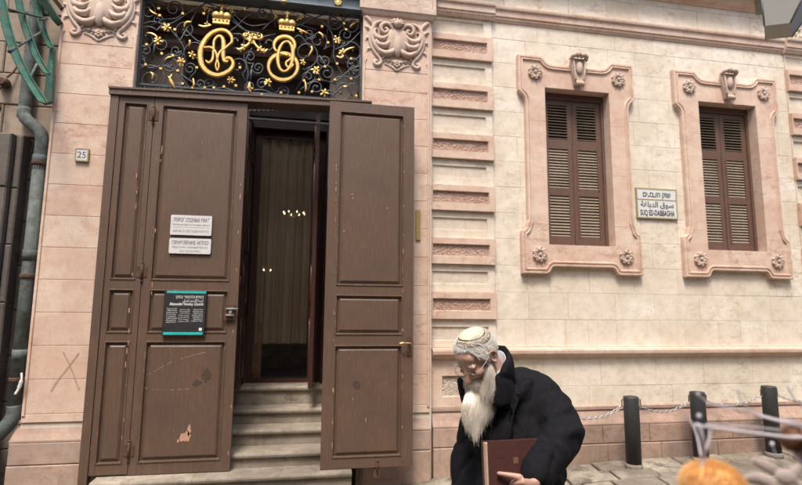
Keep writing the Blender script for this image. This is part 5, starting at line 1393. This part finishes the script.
# --- skullcap
kp = MB(); ka = Vector((-.33, -.27, .90)).normalized(); kx = (Hf-ka*Hf.dot(ka)).normalized(); ky = ka.cross(kx); kc = H(-.008, 0, .004)
rows = []; 
for i in range(25):
    a = R(i*55/24); row = []
    for j in range(48):
        b = 2*math.pi*j/48; d = ka*math.cos(a)+kx*(math.sin(a)*math.cos(b))+ky*(math.sin(a)*math.sin(b))
        # radius of the skull ellipsoid along d
        rr = HS/math.sqrt((d.dot(Hf)/.103)**2+(d.dot(Hl)/.082)**2+(d.dot(Hu)/.098)**2)
        row.append((kc+d*(rr+.0055+.0008*math.sin(j*8)*math.sin(i*3))))
    rows.append(row)
rows.append([kc+(p-kc)*.985 for p in rows[-1]])
vr = [[kp.bm.verts.new(p) for p in r] for r in rows]
for i, (a, b) in enumerate(zip(vr, vr[1:])):
    an = i*56/24
    for j in range(48):
        t = 0.0
        if 34 < an < 39.5 or 50 < an < 55: t = 1.0
        elif 40 < an < 50: t = .9 if (i+(j//2) % 3) % 3 == 0 or (j+i) % 5 == 0 else .45
        kp.tone = t; kp.face([a[j], b[j], b[(j+1) % 48], a[(j+1) % 48]], True)
kp.build('skullcap', 'kippah', man, sharp=True)
# --- spectacles
gl = empty('glasses', H(.1, 0, -.02)); gl.parent = man; gl.location = H(.1, 0, -.02)-man.location
for s_ in (-1, 1):
    c = H(.108, s_*.033, -.024); up_ = (Hu*.97+Hf*.2).normalized(); rr = [c+Hl*(.0245*math.copysign(abs(math.cos(t))**.75, math.cos(t)))+up_*(.0155*math.copysign(abs(math.sin(t))**.75, math.sin(t))) for t in [2*math.pi*k/28 for k in range(29)]]
    m_ = MB(); m_.tube(rr, .0012, 6, False); m_.build('rim', 'wire', gl)
    m_ = MB(); m_.loft([[p for p in rr[:-1]], [p+Hf*.0008 for p in rr[:-1]]], True, True); m_.build('lens', 'lens', gl)
    m_ = MB(); m_.tube([c+Hl*s_*.0245+up_*.006, H(.095, s_*.071, -.018), H(.03, s_*.083, -.008), H(-.012, s_*.086, -.002), H(-.028, s_*.082, -.02)], .0012, 6); m_.build('temple', 'wire', gl)
m_ = MB(); m_.tube([H(.110, -.0095, -.021), H(.1125, 0, -.015), H(.110, .0095, -.021)], .0012, 6); m_.build('bridge', 'wire', gl)
# --- clothes
ct = MB()
def cs(c, f, l, u): ct.sphere(c, (f, l, u), 24, 16, (F, Lf, Zv))
cs(B(-.03, 0, .0), .130, .175, .15); cs(B(-.005, 0, -.14), .145, .205, .2); cs(B(.0, .0, -.32), .15, .20, .22); cs(B(-.06, 0, .075), .09, .15, .085); cs(Mp(538, 470, .04), .11, .11, .17); capsule(ct, Mp(474, 418, .05), Mp(460, 381, .06), .035, .016, 12)
capsule(ct, B(-.045, -.13, .06), B(-.045, .11, .055), .073, .073, 20)
for (sh, el, wr) in ((shL, elL, wrL), (shR, elR, wrR)):
    capsule(ct, sh+Zv*-.005, el, .083, .073, 20); capsule(ct, el, el.lerp(wr, .80), .076, .058, 20)
    d = (wr-el).normalized(); e = el.lerp(wr, .86); capsule(ct, e-d*.03, e, .053, .050, 20)
cs(B(-.06, .0, -.16), .11, .17, .2)
# skirt of the coat, down to mid thigh
sk = [(-.32, .150, .205), (-.46, .158, .215), (-.60, .168, .225), (-.72, .175, .232)]
ct.loft([[B(.0, 0, u)+F*(a*math.cos(t))+Lf*(b*math.sin(t)) for t in [2*math.pi*k/32 for k in range(32)]] for u, a, b in sk], True, True)
# folds: raised cords that the remesh melts into creases
def fold(pts, r): ct.tube(catmull(pts, 5), [r*.85*math.sin(math.pi*(i+.5)/(len(pts)*5-4)) for i in range(len(pts)*5-4)], 10)
side_out = (elL-Cc).normalized(); vw = Vector((-.45, -.89, 0))
sleeve = lambda t, a, r=.08: (shL.lerp(elL, t)+Vector((math.cos(a), 0, 0))*0)
ax_u = (elL-shL).normalized(); u1 = vw-ax_u*vw.dot(ax_u); u1.normalize(); u2 = ax_u.cross(u1)
ax_f = (wrL-elL).normalized(); f1 = vw-ax_f*vw.dot(ax_f); f1.normalize(); f2 = ax_f.cross(f1)
def ring(o, ax, e1, e2, r, t0, a0, a1, tw, rr, n=7): fold([o+ax*(t0+tw*k/(n-1))+e1*(r*math.cos(R(a0+(a1-a0)*k/(n-1))))+e2*(r*math.sin(R(a0+(a1-a0)*k/(n-1)))) for k in range(n)], rr)
for t0, a0, a1, tw, q in ((.03, -100, 40, .08, .018), (.09, -60, 100, -.05, .016), (.14, -110, 60, .06, .018), (.18, -80, 90, -.03, .017)): ring(shL, ax_u, u1, u2, .072, t0, a0, a1, tw, q)
for t0, a0, a1, tw, q in ((.05, -90, 60, -.03, .016), (.10, -100, 100, .03, .015), (.15, -70, 90, .02, .013)): ring(elL, ax_f, f1, f2, .060, t0, a0, a1, tw, q)
for l_, du, q in ((.10, .04, .014), (.03, .0, .014), (.14, -.06, .014)): fold([B(.11, l_, .06+du), B(.135, l_-.02, -.05+du), B(.145, l_-.05, -.2+du), B(.145, l_-.06, -.36)], q)
for l_ in (-.1, -.02, .08, .15): fold([B(.13, l_, -.25), B(.155, l_+.01, -.40), B(.165, l_+.02, -.55), B(.17, l_, -.70)], .015)
fold([B(-.12, .06, .10), B(-.14, .1, .0), B(-.12, .14, -.15), B(-.1, .15, -.3)], .018)
# lapels and front edge
for s_ in (-1, 1):
    ct.tube(catmull([B(.02, s_*.09, .13), B(.085, s_*.07, .06), B(.125, s_*.035, -.05), B(.148, s_*.012, -.2)], 6), [.017]*19, 10, flat=1)
# standing collar round the neck
rows = []; N_ = 40
nd = (Hc-nc); nd = (nd.normalized()*.45+Zv*.75-F*.12).normalized()
for k in range(N_+1):
    a = R(24+(360-48)*k/N_); rx, ry = .058, .058
    e = F*(rx*math.cos(a))+Lf*(ry*math.sin(a)); hgt = .018+.125*(.5-.5*math.cos(a))**.95
    b0 = nc+e*1.04-Zv*.09; b1 = nc+e*1.05+nd*hgt*.6; b2 = nc+e*1.12+nd*hgt
    rows.append([b0-e*.10, b0+e*.28, b1+e*.26, b2+e*.16, b2-e*.06, b1-e*.08])
ct.loft(rows, True, True)
fr_ = rows[-1]; 
me = remeshed(ct, .0085, 7)
tx = []
for v in me.vertices:
    p = v.co; n_ = -.009*(1-abs(noise.noise(Vector((p.x*6+p.z*3, p.y*6, p.z*8-p.x*5))))*2.2)**3+.006+noise.noise(p*9+Vector((3, 1, 7)))*.006+noise.noise(Vector((p.x*22, p.y*22, p.z*9)))*.0035+noise.noise(p*45)*.0012
    tx.append(p+v.normal*n_)
for v, p in zip(me.vertices, tx): v.co = p
coat = mesh_obj('coat', me, 'coat', man)
m_ = MB(); P = catmull([B(.118, -.01, .04), B(.150, -.012, -.08), B(.162, -.012, -.2), B(.166, -.012, -.36)], 8)
m_.tube(P, .0022, 6); m_.build('zip', 'shoe', coat)
# white shirt collar at the neck
m_ = MB(); rows = []
for k in range(29):
    a = R(22+(360-44)*k/28); e = F*(.053*math.cos(a))+Lf*(.053*math.sin(a)); h1 = .026+.086*(.5-.5*math.cos(a))**1.2
    rows.append([nc+e*.97-Zv*.07, nc+e*1.0+nd*h1, nc+e*.97+nd*(h1+.006), nc+e*.93+nd*(h1+.003), nc+e*.90-Zv*.07])
m_.loft(rows, True, True, smooth=True); m_.build('shirt_collar', 'shirt', man)
m_ = MB(); m_.sphere(B(.05, 0, .05), (.05, .06, .06), 16, 10, (F, Lf, Zv)); m_.build('shirt', 'shirt', man)
# trousers and shoes
tr = MB()
tr.sphere(pel+Zv*.02, (.125, .17, .14), 20, 14, (F, Lf, Zv))
for h_, k_, a_ in ((hL, kL, aL), (hR, kR, aR)): capsule(tr, h_, k_, .098, .078, 20); capsule(tr, k_, a_+(a_-k_).normalized()*.0, .078, .068, 20)
me = remeshed(tr, .010, 4); mesh_obj('trousers', me, 'trouser', man)
for a_, lift in ((aL, 0), (aR, 1)):
    shm = MB(); fz = gz(a_.x)
    toe = a_+Wd*.17; toe.z = fz+.035; heel = a_-Wd*.05; heel.z = fz+(.045 if not lift else .085)
    capsule(shm, heel, toe, .042, .036, 16); capsule(shm, a_-Zv*.02, heel.lerp(toe, .35)+Zv*.03, .043, .045, 16)
    me = remeshed(shm, .008, 4); mesh_obj('shoe', me, 'shoe', man)
# --- the book he holds
bo = tipT-bookN*.004
c0 = Mp(487.5, 441.5, -.25)                      # upper left corner of the cover
BW, BH, BT = .24, .160, .032
def K(x, z, n=0): return c0-bookX*x-bookZ*z+bookN*n      # x to picture right, z down
def kbox(mb, x0, x1, z0, z1, n0, n1): mb.obox(K((x0+x1)/2, (z0+z1)/2, (n0+n1)/2), bookX, bookN, bookZ, abs(x1-x0)/2, abs(n1-n0)/2, abs(z1-z0)/2)
bk = empty('book', K(BW/2, BH, -BT/2), 'dark maroon hardcover book held under the arm of the man', 'book')
m_ = MB(); kbox(m_, 0, BW, 0, BH, -.004, 0); m_.build('cover', 'book', bk, bevel=.0012)
m_ = MB(); kbox(m_, -.012, BW, .002, BH, -BT, -BT+.004); m_.build('cover', 'book', bk, bevel=.0012)
m_ = MB(); kbox(m_, -.006, BW-.006, .007, BH-.005, -BT+.0045, -.0045); m_.build('page_block', 'pages', bk)
m_ = MB(); kbox(m_, BW+.0003, BW+.005, 0, BH, -BT, 0); m_.build('spine', 'book', bk, bevel=.001)
m_ = MB(); m_.obox(K(.105, .068, .0004), bookX, bookN, bookZ, .0095, .0005, .0105)
m_.build('stamp', 'emboss', bk)

# ------------------------------------------------------------------ dried flowers in the foreground
tc = Vector((.62, -5.02, gz(.6)))
tb_ = empty('display_stand', (tc.x, tc.y, tc.z), 'low wooden display stand just under the lower right corner', 'stand')
th_ = 1.16-tc.z
mb = MB(); mb.box(tc.x-.22, tc.x+.28, tc.y-.14, tc.y+.14, 1.14, 1.16); mb.build('stand_top', 'tabletop', tb_, bevel=.003)
for sx in (-.2, .26):
    for sy in (-.12, .12): mb = MB(); mb.box(tc.x+sx-.015, tc.x+sx+.015, tc.y+sy-.015, tc.y+sy+.015, tc.z, 1.139); mb.build('leg', 'tabletop', tb_)
vz = Vector((tc.x+.09, tc.y, 1.161))
mb = MB(); mb.lathe(vz, [(.03, 0), (.045, .004), (.05, .05), (.038, .10), (.034, .12), (.030, .12), (.028, .02)], 20)
tag(mb.build('flower_basket', 'wicker', None, loc=vz), 'small woven basket holding dried flowers below the picture edge', 'basket')
vt = vz+Vector((0, 0, .11))
def fuzz(c, r, mat, n, name, label, squash=.85):
    root = empty(name, c-Zv*r, label, 'dried flower', None)
    m_ = MB(); m_.sphere(c, (r*.9, r*.9, r*.9*squash), 20, 14); m_.tone = .6; m_.build('flower_core', mat, root, sharp=True)
    it = []
    for i in range(n):
        z = random.uniform(-1, 1); a = random.uniform(0, 6.283); q = math.sqrt(1-z*z); d = Vector((q*math.cos(a), q*math.sin(a), z*squash)); t = Vector([random.uniform(-.4, .4) for _ in range(3)])
        it.append([c+d*r*.85, c+d*r*1.0+t*r*.05, c+d*r*1.08+t*r*.16])
    strands(it, mat, 'petals', root, 3, r*.014)
    m_ = MB(); m_.tube(catmull([c-Zv*r*.8, c-Zv*r*1.6+Vector((.01, 0, 0)), vt.lerp(c, .35)+Vector((0, 0, -.01)), vt-Zv*.04], 6), .0028, 7); m_.build('stem', 'twig', root)
FY = -5.02
random.seed(77)
fuzz(at(713, 487, FY), .0345, 'fuzz', 5200, 'orange_flower', 'fuzzy orange dried flower head at the bottom right')
fuzz(at(793, 439, FY+.02), .0165, 'fuzzbrown', 1800, 'brown_flower', 'small fuzzy brown flower head at the right edge', .95)
fuzz(at(806, 452, FY+.04), .015, 'fuzzbrown', 1400, 'brown_flower', 'brown dried flower cut by the right edge, behind its twin')
def twig(pts, r, label, beads=(), y=FY):
    P = [at(a, b, y+d) for a, b, d in pts]; root = empty('twig', P[-1], label, 'twig', 'pale twigs in the foreground')
    m_ = MB(); Q = catmull(P, 6); m_.tube(Q, [r*.72*(.7+.5*i/(len(Q)-1)) for i in range(len(Q))], 8); m_.build('stalk', 'twig', root)
    for a, b, d, q in beads: m_ = MB(); m_.sphere(at(a, b, y+d), (q*.62, q*.62, q*.7), 10, 8); m_.build('seed_head', 'bead', root)
    return root
twig([(698, 395, .06), (712, 404, .06), (740, 410, .06), (775, 419, .06), (810, 428, .05), (850, 470, .03), (860, 560, 0)], .0020, 'upper thin twig crossing the two right bollards', [(698, 394, .06, .003)])
twig([(698, 426, 0), (716, 428, 0), (745, 432, 0), (784, 437, 0), (815, 442, 0), (850, 480, 0), (850, 560, 0)], .0034, 'thick pale twig running straight to the brown flower', [(697, 426, 0, .0052)])
twig([(706, 424, .03), (740, 426, .03), (780, 430, .03), (815, 436, .02), (845, 480, .0), (845, 560, 0)], .0016, 'thin pale twig just above the thick one')
twig([(699, 424, -.01), (703, 440, -.01), (704, 456, 0), (703, 472, .0), (712, 520, 0), (780, 600, 0)], .0034, 'upright forked twig over the orange flower', [(699, 416, -.01, .0042)])
twig([(711, 426, 0), (709, 440, 0), (704, 456, 0), (703.5, 470, .004)], .0026, 'short fork of the upright twig, leaning right')
twig([(683, 414, .1), (691, 422, .1), (697, 436, .08), (701, 456, .04)], .0014, 'thin bare twig tip left of the forked twig')
twig([(738, 392, .06), (741, 400, .06), (747, 407, .06), (760, 416, .06), (800, 426, .05)], .0018, 'short twig with a white tip above the middle twigs', [(737.5, 390, .06, .0032)])
twig([(788, 388, .1), (792, 395, .1), (797, 402, .1), (812, 412, .1)], .0018, 'pale twig tip at the right edge, level with the bollard tops', [(788, 386, .1, .003)])
twig([(772, 445, .03), (778, 460, .03), (786, 476, .03), (800, 520, .02)], .0015, 'drooping twig with a round white seed head before the right bollard', [(772, 444, .03, .0042)])
def petal(pts, w, label):
    w *= .72; P = catmull([at(a, b, FY+d) for a, b, d in pts], 6); k = len(P); m_ = MB(); m_.tube(P, [w*(.3+math.sin(math.pi*min(1, (i+1)/(k*.75)))*.8 if i < k*.6 else .35+.5*(1-i/k)) for i in range(k)], 12, flat=.4)
    tag(m_.build('dried_leaf', 'leaf', None, loc=P[-1]), label, 'dried leaf', 'pale dried leaves in the lower right corner')
petal([(752, 459, 0), (764, 465, 0), (776, 472, 0), (786, 482, 0), (800, 510, 0)], .0095, 'pale leaf pointing up and left beside the orange flower')
petal([(738, 480, .02), (752, 478, .02), (766, 482, .02), (780, 492, .02), (800, 520, .02)], .0085, 'low pale leaf touching the orange flower')
petal([(800, 466, .01), (794, 474, .01), (788, 484, .01), (790, 515, 0)], .011, 'broad pale leaf in the very corner')
petal([(776, 474, -.03), (784, 477, -.03), (796, 482, -.03), (806, 500, -.03)], .012, 'pale curled leaf under the brown flower')
